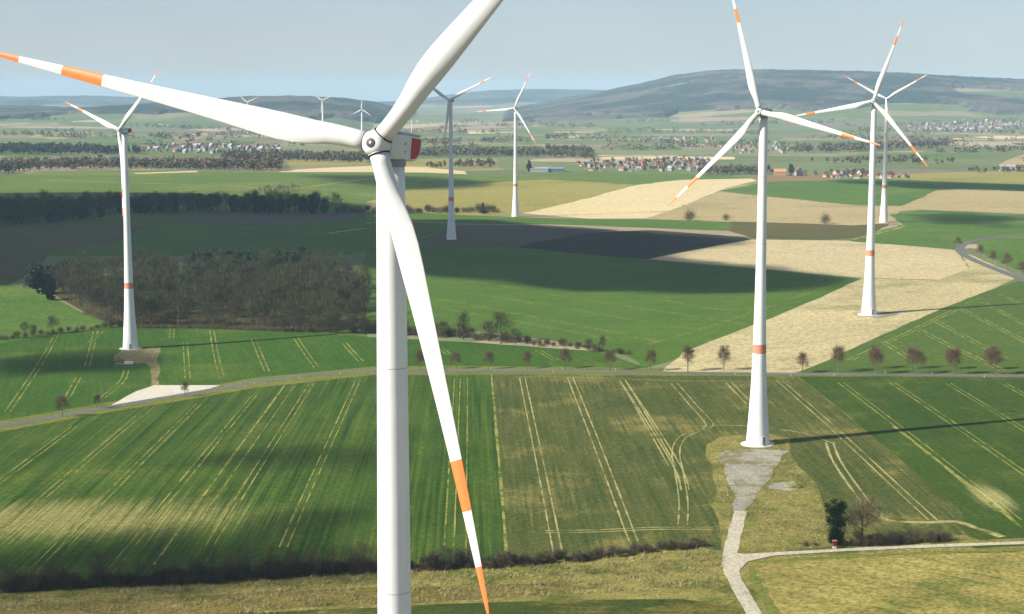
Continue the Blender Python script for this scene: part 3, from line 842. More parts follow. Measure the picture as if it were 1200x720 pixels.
def bare_tree(h, cr, trunk, nsl, seed, twig, bk, wid=.07, ln=1.3, lean=.0, low=.25):
    """tapered trunk with limbs; crown of fine twigs gathered round the limb ends"""
    rnd = random.Random(seed); random.seed(seed)
    tk = MB(); cr_ = MB()
    z1 = h * trunk
    r0 = h * .017
    tk.tube((0, 0, -.4), (lean * z1, 0, z1), r0 * 1.3, r0, 7)
    top = Vector((lean * h, 0, h * .72))
    tk.tube((lean * z1, 0, z1), top, r0, r0 * .35, 6)
    ends = []
    nl = 11
    for k in range(nl):
        t = k / (nl - 1)
        zs = z1 + (h * .72 - z1) * t * .95
        st = Vector((lean * zs, 0, zs))
        a = k * 2.4 + rnd.uniform(-.4, .4)
        prof = math.sin(math.pi * (low + (1 - low) * (.15 + .8 * t))) if t < 1 else .5
        out = cr * (.65 + .35 * rnd.random()) * max(.35, prof)
        e = st + Vector((math.cos(a) * out * .8, math.sin(a) * out * .8, (h - zs) * (.28 + .25 * t)))
        m = st.lerp(e, .5) + Vector((0, 0, -.04 * h * (1 - t)))
        tk.tube(st, m, r0 * .5 * (1 - .4 * t), r0 * .3, 5); tk.tube(m, e, r0 * .3, r0 * .12, 4)
        for q in range(4):
            b_ = m.lerp(e, rnd.uniform(.2, 1))
            e2 = b_ + Vector((rnd.gauss(0, 1) * cr * .25 + math.cos(a) * cr * .12, rnd.gauss(0, 1) * cr * .25 + math.sin(a) * cr * .12, rnd.uniform(.02, .16) * h))
            tk.tube(b_, e2, r0 * .16, r0 * .06, 3)
            ends += [b_.lerp(e2, .5), e2]
        ends.append(e)
    ends.append(Vector((lean * h, 0, h * .86)))
    for k in range(nsl):
        c = rnd.choice(ends)
        s_ = cr * .19
        p = c + Vector((rnd.gauss(0, s_), rnd.gauss(0, s_), rnd.gauss(0, s_ * .9)))
        if p.z > h: p.z = h - rnd.random() * .5
        if p.z < z1 * .75: continue
        d = (p - Vector((0, 0, h * .35))).normalized() + Vector((rnd.gauss(0, .5), rnd.gauss(0, .5), .35 + rnd.gauss(0, .4)))
        cr_.sliver(p, d, wid * rnd.uniform(.6, 1.4), ln * rnd.uniform(.5, 1.4))
    return tk.mesh('trunk', [bk]), cr_.mesh('crown', [twig])

def leafy(h, cr, trunk, n, seed, leafm, bk, size=.28, conical=False, ncl=26):
    rnd = random.Random(seed); random.seed(seed)
    tk = MB(); lf = MB()
    tk.tube((0, 0, -.3), (0, 0, h * .7), h * .022, h * .008, 6)
    cl = []
    for k in range(ncl):
        t = rnd.random()
        z = h * (trunk + (1 - trunk) * t)
        rr = cr * (.3 + .75 * t) if conical == 'fan' else cr * ((1 - t) * .95 + .05 if conical else math.sqrt(max(.05, 1 - (2 * t - 1) ** 2)))
        a = rnd.uniform(0, 6.28); q = rr * math.sqrt(rnd.random()) * .85
        c = Vector((q * math.cos(a), q * math.sin(a), z)); cl.append((c, cr * rnd.uniform(.18, .36)))
        tk.tube((0, 0, max(.3, z - q * .7)), c, h * .008, h * .003, 4)
    for k in range(n):
        c, s_ = rnd.choice(cl)
        p = c + Vector((rnd.gauss(0, s_ * .6), rnd.gauss(0, s_ * .6), rnd.gauss(0, s_ * .5)))
        if p.z < h * trunk * .6: continue
        lf.leaf(p, size * rnd.uniform(.5, 1.4))
    return tk.mesh('trunk', [bk]), lf.mesh('crown', [leafm])

def shrub_mesh(w, h, n, seed, m1, m2, wid=.09, ln=.9):
    """many-stemmed leafless bush: stems fanning from the ground, twigs thickest outside"""
    rnd = random.Random(seed); random.seed(seed)
    st = MB(); tw = MB()
    lobes = [(Vector((rnd.uniform(-.38, .38) * w, rnd.uniform(-.3, .3) * w, h * rnd.uniform(.3, .66))), rnd.uniform(.2, .32)) for _ in range(9)]
    for c, s_ in lobes:
        b_ = Vector((c.x * .4, c.y * .4, -.2))
        st.tube(b_, c, .07, .025, 4)
        st.tube(c, c + Vector((rnd.gauss(0, .15) * w, rnd.gauss(0, .15) * w, h * .25)), .03, .01, 3)
    for k in range(n):
        c, s_ = rnd.choice(lobes)
        p = c + Vector((rnd.gauss(0, s_ * w * .55), rnd.gauss(0, s_ * w * .55), rnd.gauss(0, s_ * h * .8)))
        if p.z < .05: p.z = rnd.uniform(.05, h * .4)
        d = Vector((p.x, p.y, .6 * h)).normalized() + Vector((rnd.gauss(0, .5), rnd.gauss(0, .5), rnd.gauss(0.2, .4)))
        tw.sliver(p, d, wid * rnd.uniform(.6, 1.5), ln * rnd.uniform(.5, 1.4))
    return st.mesh('stem', [m2]), tw.mesh('twigs', [m1])

def place(name, parts, px, label, cat, group, s=1.0, world=None, pn=('trunk', 'crown'), dz=0.0, sz=None):
    x, y = world if world else P(*px)
    o = empty(name, (x, y, zf(x, y) + dz), random.uniform(0, 6.28))
    o.scale = (s, s, sz or s)
    tag(o, label, cat, group)
    for n_, m in zip(pn, parts): link(n_, m, o)
    return o

# avenue: round reddish bare trees on both sides of the road
AV = [bare_tree(random.uniform(9.6, 11.4), random.uniform(2.6, 3.5), random.uniform(.2, .3), 2200, 20 + k, M_twigr, M_bark, .075, .9, random.uniform(-.04, .04)) for k in range(6)]
AVL = [(535, 433), (573, 433.5), (618, 433), (661, 433), (715, 435), (762, 436)]
AVR = [(806, 436), (848, 435), (940, 438), (983, 437), (1028, 439), (1074, 439), (1118, 440), (1165, 440)]
AVB = [(1025, 433), (1069, 433), (1114, 433.5), (1160, 434)]
for k, p in enumerate(AVL):
    place('avenue_tree', AV[k % 6], p, 'bare avenue tree along the road between the lower blade and the tan wedge', 'tree', 'avenue trees west of the tan wedge', random.uniform(.68, .92))
for k, p in enumerate(AVR):
    place('avenue_tree', AV[(k + 1) % 6], p, 'round reddish bare avenue tree on the near side of the straight road', 'tree', 'near row of avenue trees', random.uniform(.84, 1.14))
for k, p in enumerate(AVB):
    place('avenue_tree', AV[(k + 2) % 6], p, 'reddish bare avenue tree in the back row at the far right', 'tree', 'back row of avenue trees', random.uniform(.8, .95))
for k, (p, s_) in enumerate((((73, 489), .8), ((114, 479), .55), ((217, 465), .6))):
    place('avenue_tree', AV[k], p, ('bare roadside tree farthest left on the sloping road', 'thin bare sapling just left of the pale lay by', 'small bare tree in front of the pale lay by')[k], 'tree', None, s_)
place('avenue_tree', AV[2], (492, 434), 'bare avenue tree between the near tower and its lower blade', 'tree', None, .85)
for k, (p, s_) in enumerate((((1122, 292), .85), ((1148, 303), .9), ((1163, 309), .8), ((1181, 316), 1.0), ((1198, 323), .85), ((1034, 0), 0))):
    if s_: place('bare_tree', AV[k % 4], p, 'reddish bare tree beside the bend of the far road' if k else 'lone bare tree at the inner bend of the far road', 'tree', 'trees at the road bend' if k else None, s_)

M_woodtwig = plain('wood_twigs', (.060, .056, .027), .95, .05, .5, .3); M_woodolive = plain('wood_olive_twigs', (.064, .068, .027), .95, .05, .35, .3)
# the leafless wood behind the left turbine
WD = [bare_tree(random.uniform(13.5, 19), random.uniform(4.4, 6.2), .22, 1000, 40 + k, (M_woodtwig, M_woodolive, M_woodolive, M_twigd)[k % 4], M_bark if k % 2 else M_barkd, .15, 1.8) for k in range(8)]
def inpoly(x, y, w):
    c = False
    for i in range(len(w)):
        a, b_ = w[i - 1], w[i]
        if (a[1] > y) != (b_[1] > y) and x < (b_[0] - a[0]) * (y - a[1]) / (b_[1] - a[1]) + a[0]: c = not c
    return c
def scatter(w, n, mind, seed):
    rnd = random.Random(seed)
    xs = [p[0] for p in w]; ys = [p[1] for p in w]; out = []
    for _ in range(n * 60):
        x, y = rnd.uniform(min(xs), max(xs)), rnd.uniform(min(ys), max(ys))
        if inpoly(x, y, w) and all((x - a) ** 2 + (y - b_) ** 2 > mind * mind for a, b_ in out):
            out.append((x, y))
            if len(out) >= n: break
    return out
woodpx = [(64, 346), (100, 367), (135, 381), (160, 385), (230, 384), (300, 387), (380, 389), (425, 384), (432, 355), (428, 334), (400, 328), (300, 325), (200, 322), (100, 324), (70, 330)]
woodw = [P(*p) for p in woodpx]
drape('wood_floor', [woodw], field('leaf_litter', (.045, .04, .022), (.085, .072, .042), row=3, streak=.2, d=(1, 0)), .2)
pts = scatter(woodw, 290, 5.6, 5)
for k, w in enumerate(pts):
    place('bare_tree', random.choice(WD), None, 'bare brown tree in the leafless wood behind the left turbine', 'tree', 'trees of the leafless wood', random.uniform(.75, 1.12) * (1 + .18 * noise.noise((w[0] / 40.0, w[1] / 40.0, 3))), w)
print('WOOD', len(pts))
# evergreen clump at the left end of the wood, in shade
EV = [leafy(random.uniform(13, 16), random.uniform(4.2, 5.4), .06, 1300, 60 + k, M_ever, M_barkd, .75, k == 0) for k in range(4)]
for k, p in enumerate([(36, 338), (45, 345), (55, 345), (60, 352), (48, 334), (60, 336), (70, 334), (76, 330), (40, 332)]):
    place('evergreen_tree', EV[k % 4], p, 'dark evergreen tree at the left end of the leafless wood', 'tree', 'evergreens beside the wood', random.uniform(.8, 1.0))
# dark evergreens behind the wood top
for k in range(16):
    p = (225 + k * 8.5 + random.uniform(-3, 3), 318 + random.uniform(-4, 3))
    place('evergreen_tree', EV[k % 4], p, 'dark evergreen tree rising behind the leafless wood', 'tree', 'evergreens behind the wood', random.uniform(.8, 1.0))
# dark tree belt
bw = [P(*p) for p in [(-60, 268), (-60, 256), (40, 252), (60, 250), (140, 246), (232, 246), (300, 246), (372, 247), (400, 249), (402, 251), (230, 249), (140, 252), (60, 262)]]
for k, w in enumerate(scatter(bw, 240, 5.0, 9)):
    place('dark_tree', random.choice(EV[1:] + WD[:5]), None, 'dark tree in the shaded belt across the left middle distance', 'tree', 'dark tree belt', random.uniform(.8, 1.25), w)
# scrub by the middle turbine and small scrub dots
SH = [shrub_mesh(random.uniform(4.5, 6), random.uniform(3.6, 4.8), 800, 80 + k, (M_scrub, M_scrubo, M_twig, M_twigo)[k % 4], M_barkd, .12, 1.0) for k in range(6)]
SP = ('stem', 'twigs')
for k in range(34):
    px = 398 + k * 5.6 + random.uniform(-2, 2)
    place('shrub', SH[k % 6], (px, 250 - (px - 400) * .004 + random.uniform(-1.6, .6)), 'brown leafless shrub in the scrub line around the shaded middle turbine', 'shrub', 'scrub by the middle turbine', random.uniform(.9, 2.0), pn=SP)
place('evergreen_tree', EV[0], (566, 251), 'single dark conifer in the scrub by the middle turbine', 'tree', None, .75)
for px, s_, lab in (((808, 259), 2.0, 'dark bush left of the right turbine tower at the tan field edge'), ((851, 258.5), 1.2, 'small bush just left of the right turbine tower on the tan field edge'), ((967, 262.5), 1.7, 'lone reddish bush on the far tan field between two towers')):
    place('shrub', SH[1], px, lab, 'shrub', None, s_, pn=SP)
# hedge running across the middle fields
for k in range(56):
    t = k / 55
    px = 392 + 345 * t
    py = float(np.interp(px, [392, 440, 500, 560, 650, 700, 740], [388, 391, 395, 399, 407, 412, 418]))
    place('shrub', SH[k % 6], (px + random.uniform(-3, 3), py + random.uniform(-3.5, 1)), 'brown leafless shrub in the hedge winding between the two green fields', 'shrub', 'hedge between the green fields', random.uniform(.45, 1.05) * (1.35 if px < 575 else 1 if px < 640 else .8), pn=SP)
for k, (px, py, s_) in enumerate(((587, 403, 1.05), (572, 400, .7), (543, 398, .75), (520, 396, .55), (604, 404, .55), (455, 393, .6), (475, 394, .5), (412, 390, .55), (428, 392, .6), (690, 412, .4), (706, 413, .42))):
    place('bare_tree', WD[(k + 2) % 8], (px, py), 'round bare tree standing above the hedge between the green fields' if k else 'largest bare tree in the hedge right of the lower blade', 'tree', 'trees of the hedge' if k else None, s_)
for k in range(14):
    px = 320 + k * 8 + random.uniform(-3, 3)
    place('bare_tree', WD[k % 8], (px, 390 + (px - 320) * .02), 'thin bare tree along the front edge of the wood', 'tree', 'trees along the wood edge', random.uniform(.45, .7))
ug = MB()
for k in range(130):                                   # undergrowth along and inside the front of the wood
    px = 104 + (k % 65) * 5.0 + random.uniform(-3, 3)
    py = float(np.interp(px, [100, 135, 160, 230, 300, 380, 430], [369, 381, 385, 385, 387.5, 389, 385])) - (0 if k < 65 else random.uniform(3, 12))
    x, y = P(px, py); z = zf(x, y); hh_ = random.uniform(1.2, 3.6); ug.cur = k % 2
    for q in range(170):
        ug.sliver((x + random.gauss(0, hh_ * .55), y + random.gauss(0, hh_ * .55), z + hh_ * random.random() * .7), (random.gauss(0, .5), random.gauss(0, .5), 1), random.uniform(.09, .18), random.uniform(.5, 1.3))
o = link('undergrowth', ug.mesh('undergrowth', [M_scrub, M_scrubo])); o['label'] = 'brown undergrowth at the foot of the leafless wood'; o['category'] = 'undergrowth'; kind(o, 'stuff')
# left hedge below the meadow
for k in range(20):
    px = -20 + k * 8.4 + random.uniform(-2, 2)
    place('shrub', SH[k % 6], (px, float(np.interp(px, [-20, 60, 100, 150], [402, 392, 388, 383.5])) + random.uniform(-1.5, .5)), 'low shrub in the hedge left of the left turbine', 'shrub', 'hedge left of the left turbine', random.uniform(.5, .85), pn=SP)
for k, (px, py, s_) in enumerate(((30, 396, .5), (62, 391, .62), (128, 384, .5), (40, 396, .38))):
    place('bare_tree', WD[(k + 1) % 8], (px, py), 'bare tree in the hedge left of the left turbine', 'tree', 'trees in the left hedge', s_)

# near hedge across the bottom
SN = [shrub_mesh(random.uniform(4.2, 5.5), random.uniform(3.2, 4.8), 1500, 100 + k, (M_twigd, M_scrub, M_twigd, M_twigo, M_twig, M_scrubo)[k], M_bark, .09, 1.0) for k in range(6)]
hx = [-60, 0, 100, 200, 300, 440, 520, 600, 700, 760, 820]; hy = [696, 694, 690, 686, 680, 671, 668, 664, 656, 648, 641]
k = 0; px = -55.0
while px < 824:
    s_ = 1.0 if px < 360 else (.85 if px < 600 else .62)
    if px > 735: s_ = .55
    s_ *= random.choice((.3, .4, .5, .65, .8, 1.05)) * random.uniform(.9, 1.1)
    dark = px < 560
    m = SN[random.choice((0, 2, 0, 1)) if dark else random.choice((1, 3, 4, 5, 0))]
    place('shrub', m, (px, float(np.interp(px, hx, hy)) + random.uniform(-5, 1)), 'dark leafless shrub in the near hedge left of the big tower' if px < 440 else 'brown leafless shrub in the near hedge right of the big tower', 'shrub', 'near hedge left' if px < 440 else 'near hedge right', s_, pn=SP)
    px += 9.5 * s_ * random.uniform(.6, 1.5)
SAP = [bare_tree(9, 2.2, .3, 420, 120 + k, (M_twigo, M_twigd, M_twig)[k], M_barkd, .05, .8) for k in range(3)]
SAPBIG = [bare_tree(8.5, 3.4, .22, 1500, 130 + k, (M_twigd, M_twigo)[k], M_barkd, .045, .8) for k in range(2)]
for k, (px, py, s_, m) in enumerate(((118, 690, 1.05, 0), (60, 692, .8, 0), (38, 694, .65, 1), (140, 689, .75, 2), (185, 687, .95, 1), (225, 684, .8, 0), (268, 680, .8, 2), (340, 677, .75, 0), (390, 675, .8, 1), (462, 671, .6, 1), (560, 666, .5, 2), (596, 665, .55, 1), (700, 655, .4, 1), (165, 688, .7, 0), (250, 676, .9, 1), (290, 678, .95, 1), (318, 676, .85, 1), (366, 676, .85, 2), (412, 673, .8, 1), (425, 672, .9, 2), (528, 666, .6, 0), (10, 694, .7, 0), (205, 684, .6, 1), (520, 667, .7, 1), (645, 660, .5, 1))):
    place('bare_tree', (SAPBIG[0], SAP[k % 3], SAPBIG[1])[m], (px, py), 'thin bare sapling rising out of the near hedge', 'tree', 'saplings in the near hedge', s_)
# hedge and ivy tree by the gravel path
for k, (px, py, s_, m) in enumerate(((1000, 640, .5, 5), (1012, 640, .62, 1), (1024, 639, .7, 0), (1036, 639, .72, 0), (1047, 638, .72, 2), (1058, 638, .7, 1), (1069, 637, .68, 4), (1080, 636, .68, 3), (1091, 636, .7, 4), (1102, 635, .66, 1), (1112, 634, .55, 3), (990, 640, .45, 5), (1005, 632, .55, 5), (945, 641, .3, 4), (955, 640, .25, 3))):
    place('shrub', SN[m], (px, py), 'brown shrub in the short hedge beside the gravel path', 'shrub', 'short hedge by the gravel path', s_, pn=SP)
ivy = leafy(11.8, 3.5, .08, 9500, 200, M_ivy, M_barkd, .23, 'fan', 70)
place('ivy_tree', ivy, (980, 640), 'dark green ivy covered tree beside the gravel path', 'tree', None, .92)
place('bare_tree', bare_tree(10.5, 5.6, .12, 5200, 140, M_twigo, M_barkd, .08, .9), (1010, 634), 'wide olive bare tree behind the ivy covered tree', 'tree', None, 1.0)
for k, (px, py, s_) in enumerate(((812, 643, .42), (826, 641, .38))):
    place('shrub', SN[4], (px, py), 'reddish bush at the right end of the near hedge', 'shrub', 'bushes at the hedge end', s_, pn=SP)

# small red box on a post under the ivy tree
bx, by = P(978, 643)
o = empty('roadside_box', (bx, by, zf(bx, by)), .1); tag(o, 'small dark red box on a pale foot under the ivy tree', 'box')
m = MB(); m.box((-.45, -.3, .75), (.45, .3, 1.9)); link('cabinet', m.mesh('cabinet', [plain('dark_red_paint', (.14, .012, .014), .6)]), o)
m = MB(); m.box((-.55, -.4, 1.9), (.55, .4, 2.06)); link('lid', m.mesh('lid', [plain('pale_red', (.32, .15, .12), .7)]), o)
m = MB(); m.box((-.4, -.35, -.3), (.4, .35, .35)); m.tube((-.3, 0, .3), (-.3, 0, .8), .08, .08, 6); m.tube((.3, 0, .3), (.3, 0, .8), .08, .08, 6); link('foot', m.mesh('foot', [M_conc]), o)
# pale block on the left pad
bx, by = P(151, 427)
m = MB(); m.box((-1.9, -1.0, -.2), (1.9, 1.0, 1.2)); m.box((-1.7, -.8, 1.2), (1.7, .8, 1.3))
o = empty('concrete_block', (bx, by, zf(bx, by)), .05); tag(o, 'pale concrete block on the earthen pad of the left turbine', 'block'); link('block_body', m.mesh('block_body', [plain('pale_concrete', (.62, .62, .60), .8, .1, .06, 1)]), o)
# delineator posts
m = MB(); m.box((-.07, -.06, -.2), (.07, .06, 1.0)); pm = m.mesh('post_body', [M_white]); m = MB(); m.box((-.075, -.065, .72), (.075, .065, .9)); pb = m.mesh('reflector', [M_black])
for px in (148, 200, 252, 300, 352, 400, 575, 580, 648, 660, 722, 780, 860, 925, 975, 1040, 1095, 1150):
    py = float(np.interp(px, [p[0] for p in ROADPX], [p[1] for p in ROADPX]))
    x, y = P(px, py); y += random.choice((-4.1, 4.1))
    o = empty('delineator_post', (x, y, zf(x, y) + .2)); tag(o, 'small white roadside post along the avenue', 'post', 'posts along the road'); link('post_body', pm, o); link('reflector', pb, o)
# rubble heap on the gravel pad
def heap(px, w, h, mat, label, seed):
    x, y = P(*px); rnd = random.Random(seed)
    v, f = [], []; n, mrr = 28, 9
    for j in range(mrr):
        t = j / (mrr - 1)
        for k in range(n):
            a = 2 * math.pi * k / n
            rr = w * (1 - t) * (1 + .3 * noise.noise((math.cos(a) * 2, math.sin(a) * 2, seed)))
            v.append((rr * math.cos(a), rr * math.sin(a) * .5, h * (1 - (1 - t) ** 2) * (1 + .35 * noise.noise((rr * 1.3 * math.cos(a), rr * 1.3 * math.sin(a), seed + 4.0))) - .15 * (j == 0)))
    for j in range(mrr - 1):
        for k in range(n): f.append((j * n + k, j * n + (k + 1) % n, (j + 1) * n + (k + 1) % n, (j + 1) * n + k))
    f.append(tuple(range(len(v) - n, len(v))))
    o = link('earth_heap', mesh('earth_heap', v, f, [mat], None, True)); o.location = (x, y, zf(x, y) + .5); tag(o, label, 'heap')
heap((931, 572), 2.7, .8, M_padsoil, 'low dark rubble heap on the gravel pad edge', 1)
heap((139, 424), 2.6, 1.2, M_padsoil, 'dark earth heap at the left end of the earthen pad', 2)

# ------------------------------------------------------------------ far woods (each reads as one mass)
def far_wood(name, px, n, h, mats, label, seed, cs=2.6, lv=34, evergreen=.2):
    rnd = random.Random(seed); random.seed(seed)
    w = [P(*p) for p in px]
    mb = MB()
    for (x, y) in scatter(w, n, h * .28, seed):
        z = zf(x, y); hh = h * rnd.uniform(.7, 1.15); cr = hh * rnd.uniform(.26, .36)
        mb.cur = rnd.choices(range(len(mats)), [1 - evergreen] + [evergreen / max(1, len(mats) - 1)] * (len(mats) - 1))[0] if len(mats) > 1 else 0
        mb.tube((x, y, z - .5), (x, y, z + hh * .7), hh * .02, hh * .008, 3)
        for k in range(lv):
            a = rnd.uniform(0, 6.28); u = rnd.uniform(-1, 1); q = cr * rnd.random() ** .4
            mb.leaf((x + q * math.sqrt(1 - u * u) * math.cos(a), y + q * math.sqrt(1 - u * u) * math.sin(a), z + hh * .58 + q * u * 1.25), cs * rnd.uniform(.35, .8))
    o = link(name, mb.mesh(name, mats)); o['label'] = label; o['category'] = 'wood'
    return kind(o, 'stuff')
WM = [M_twig, M_ever, M_twigo]
far_wood('wood', [(-60, 181), (-60, 176), (30, 175), (100, 176), (165, 179), (165, 182), (60, 182)], 420, 16, [M_twigd, M_ever], 'dark far wood strip at the left beyond the pasture', 301, 3.4, evergreen=.6)
far_wood('wood', [(-60, 209), (-60, 200), (0, 197), (100, 194), (200, 195), (330, 195), (328, 201.5), (250, 200.5), (140, 199), (50, 200.5), (0, 206)], 620, 16, WM, 'grey brown far wood along the back of the pasture', 302, 2.6, evergreen=.3)
far_wood('wood', [(262, 184), (330, 184), (400, 184), (440, 186), (440, 192), (330, 190), (262, 190)], 260, 14, WM, 'thin far wood behind the pale strip left of the near hub', 303, 3)
far_wood('wood', [(440, 181), (520, 181), (620, 180), (695, 184), (695, 187), (620, 184), (440, 185)], 320, 15, WM, 'long far hedge wood right of the near nacelle', 304, 3, evergreen=.3)
far_wood('wood', [(640, 176), (690, 178), (697, 183), (650, 183)], 90, 14, WM, 'small far wood left of the near village', 305, 3, evergreen=.4)
far_wood('wood', [(930, 176), (1000, 174), (1060, 170), (1110, 168), (1110, 173), (1000, 179), (935, 180)], 260, 15, WM, 'far wood behind the right turbine pair', 306, 3.2, evergreen=.3)
far_wood('wood', [(820, 203), (905, 202), (905, 205), (820, 206)], 80, 13, WM, 'row of dark trees behind the pale fields right of centre', 307, 2.4, evergreen=.4)
far_wood('wood', [(1135, 201), (1200, 200), (1260, 200), (1260, 203), (1135, 203)], 60, 10, WM, 'bushy tree line at the far right edge', 308, 2.4)
far_wood('wood', [(500, 195), (580, 193), (580, 197), (500, 198)], 50, 11, WM, 'small far copse between the middle towers', 309, 2.4)
far_wood('wood', [(940, 190), (1060, 187), (1130, 190), (1130, 193), (1000, 193)], 70, 9, WM, 'scattered far bushes on the right plain', 310, 2.6)
far_wood('wood', [(300, 226), (345, 222), (350, 224), (305, 228)], 26, 9, [M_twig], 'thin bare saplings on the pasture', 311, 1.2, 20)
# hedge lines over the far plain
k = 0
rnd = random.Random(44)
hl = MB()
for (x0, y0_, x1, y1_, n) in ((500, 168, 620, 166, 40), (640, 163, 790, 168, 60), (700, 152, 900, 158, 60), (820, 148, 1000, 143, 60), (1000, 152, 1200, 158, 70), (940, 163, 1200, 166, 60), (430, 158, 540, 154, 30), (780, 172, 840, 173, 20),
                          (520, 176, 560, 175, 14), (100, 160, 280, 160, 40), (0, 158, 100, 162, 30), (280, 152, 420, 160, 40), (1120, 180, 1200, 176, 30), (560, 148, 700, 150, 40), (1080, 146, 1200, 142, 40), (700, 176, 790, 175, 24)):
    for q in range(n):
        t = rnd.random()
        x, y = P(x0 + (x1 - x0) * t, y0_ + (y1_ - y0_) * t + rnd.gauss(0, .5)); z = zf(x, y); hh = rnd.uniform(6, 14); hl.cur = rnd.choice((0, 0, 1))
        for m_ in range(16): hl.leaf((x + rnd.gauss(0, hh * .35), y + rnd.gauss(0, hh * .35), z + hh * rnd.uniform(.1, 1)), hh * .2)
for _ in range(55):                                    # small copses and field-corner trees
    px, py = rnd.uniform(-40, 1240), rnd.uniform(136, 192)
    if py > 172 and px < 640: continue
    if py > 182 and px < 860: continue
    x0, y0_ = P(px, py); a = rnd.uniform(10, 90); e_ = rnd.uniform(4, 14)
    for q in range(int(4 + a / 6)):
        x, y = x0 + rnd.gauss(0, a), y0_ + rnd.gauss(0, e_); z = zf(x, y); hh = rnd.uniform(6, 14); hl.cur = rnd.choice((0, 0, 0, 1))
        for m_ in range(14): hl.leaf((x + rnd.gauss(0, hh * .35), y + rnd.gauss(0, hh * .35), z + hh * rnd.uniform(.1, 1)), hh * .22)
o = link('hedgerow', hl.mesh('hedgerow', [M_twig, M_ever])); o['label'] = 'scattered hedgerow bushes over the far plain'; o['category'] = 'hedgerow'; kind(o, 'stuff')

# forest canopy on the hills
def canopy(name, x0, x1, y0_, y1_, inside, label, step=26, h=13):
    v, f, idx = [], [], {}
    nxs, nys = int((x1 - x0) / step), int((y1_ - y0_) / (step * 1.6))
    ok = np.zeros((nxs, nys), bool)
    for i in range(nxs):
        for j in range(nys):
            x, y = x0 + i * step, y0_ + j * step * 1.6
            ok[i, j] = inside(x, y)
    def vid(i, j):
        if (i, j) not in idx:
            x, y = x0 + i * step, y0_ + j * step * 1.6
            edge = not ok[max(0, i - 1):i + 2, max(0, j - 1):j + 2].all()
            jx, jy = noise.noise((x * .37, y * .37, 1)) * step * .4, noise.noise((x * .37, y * .37, 5)) * step * .4
            z = zf(x, y) + (-2 if edge else h + 5.5 * noise.noise((x / 33.0, y / 33.0, 2)) + 4 * noise.noise((x / 90.0, y / 90.0, 8)))
            idx[(i, j)] = len(v); v.append((x + jx, y + jy, z))
        return idx[(i, j)]
    for i in range(nxs - 1):
        for j in range(nys - 1):
            if ok[i:i + 2, j:j + 2].all(): f.append((vid(i, j), vid(i + 1, j), vid(i + 1, j + 1), vid(i, j + 1)))
    s = N(name + '_canopy'); s.b.inputs['Roughness'].default_value = 1; s.b.inputs['Specular IOR Level'].default_value = 0
    pos = s.pos()
    c = s.mix(s.ramp(s.noise(pos, 1 / 420.0, 5, .6), .44, .58), (.032, .044, .036), (.10, .092, .075))
    g = s.noise(pos, 1 / 32.0, 4, .7)
    br = s.n('ShaderNodeVectorMath', operation='SCALE'); s.l(c, br.inputs[0]); s.l(s.math('MULTIPLY_ADD', g, 1.8, .1), br.inputs['Scale'])
    s.l(br.outputs[0], s.b.inputs['Base Color'])
    o = link(name, mesh(name, v, f, [s.m], None, False)); o['label'] = label; o['category'] = 'forest'
    return kind(o, 'stuff')
def in_right(x, y):
    a = x / y * 2000 + 600
    e = 6350 + 500 * noise.noise((x / 500.0, 2.2, 0)) + 260 * noise.noise((x / 160.0, y / 300, 4)) + max(0, (720 - a)) * 3
    if y < e: return False
    if y < 8300 and noise.noise((x / 420.0, y / 520.0, 6.6)) > .42: return False
    return np.interp(x, RIGHT[0], RIGHT[1]) > 6
canopy('forest', -200, 4600, 5900, 10300, in_right, 'dark blue forest covering the long hill on the right')
def in_far(x, y):
    return np.interp(x, FARL[0], FARL[1]) > 4 and y > 12600 + 900 * noise.noise((x / 900.0, 3.3, 0)) + 500 * noise.noise((x / 300.0, y / 700, 5))
canopy('forest', -6500, 3000, 12200, 15600, in_far, 'pale blue wooded ridge at the horizon', 60, 16)
def in_left(x, y):
    e = 6500 + 450 * noise.noise((x / 450.0, 7.2, 0)) + 200 * noise.noise((x / 150.0, y / 300, 14))
    if y < e: return False
    return np.interp(x, LEFT[0], LEFT[1]) > 5
canopy('forest', -4600, -420, 6000, 9000, in_left, 'dark blue forest covering the ridge on the left')

# ------------------------------------------------------------------ villages
def house_meshes(w, l, h, rh, wall, roof):
    m = MB(); m.box((-w / 2, -l / 2, -1), (w / 2, l / 2, h))
    i0 = len(m.v); m.v += [(-w / 2, -l / 2, h), (-w / 2, l / 2, h), (-w / 2 * 0, -l / 2, h + rh), (0, l / 2, h + rh), (w / 2, -l / 2, h), (w / 2, l / 2, h)]
    m.f += [(i0, i0 + 4, i0 + 2), (i0 + 1, i0 + 3, i0 + 5)]; m.mi += [0, 0]
    a = m.mesh('wall', [wall])
    r = MB(); t = .3; ov = .5
    for sx in (-1, 1):
        k = len(r.v)
        p0 = (sx * (w / 2 + ov), h - ov * rh / (w / 2)); p1 = (0, h + rh)
        for y in (-l / 2 - ov, l / 2 + ov):
            for dz in (.02, t): r.v += [(p0[0], y, p0[1] + dz), (p1[0], y, p1[1] + dz)]
        q = [k + n for n in range(8)]
        r.f += [(q[2], q[3], q[7], q[6]), (q[0], q[4], q[5], q[1]), (q[0], q[2], q[6], q[4]), (q[0], q[1], q[3], q[2]), (q[4], q[6], q[7], q[5])]; r.mi += [0] * 5
    b_ = r.mesh('roof', [roof])
    return a, b_
W_ = plain('white_render', (.30, .29, .28), .9, .1); C_ = plain('cream_render', (.36, .31, .24), .9, .1); O_ = plain('ochre_render', (.36, .23, .13), .9, .1)
RR = plain('red_tiles', (.26, .085, .05), .9, .1); RG = plain('grey_slates', (.12, .115, .12), .8, .2); RBn = plain('brown_tiles', (.15, .085, .06), .9, .1); RL = plain('light_sheet_roof', (.30, .31, .32), .5, .3)
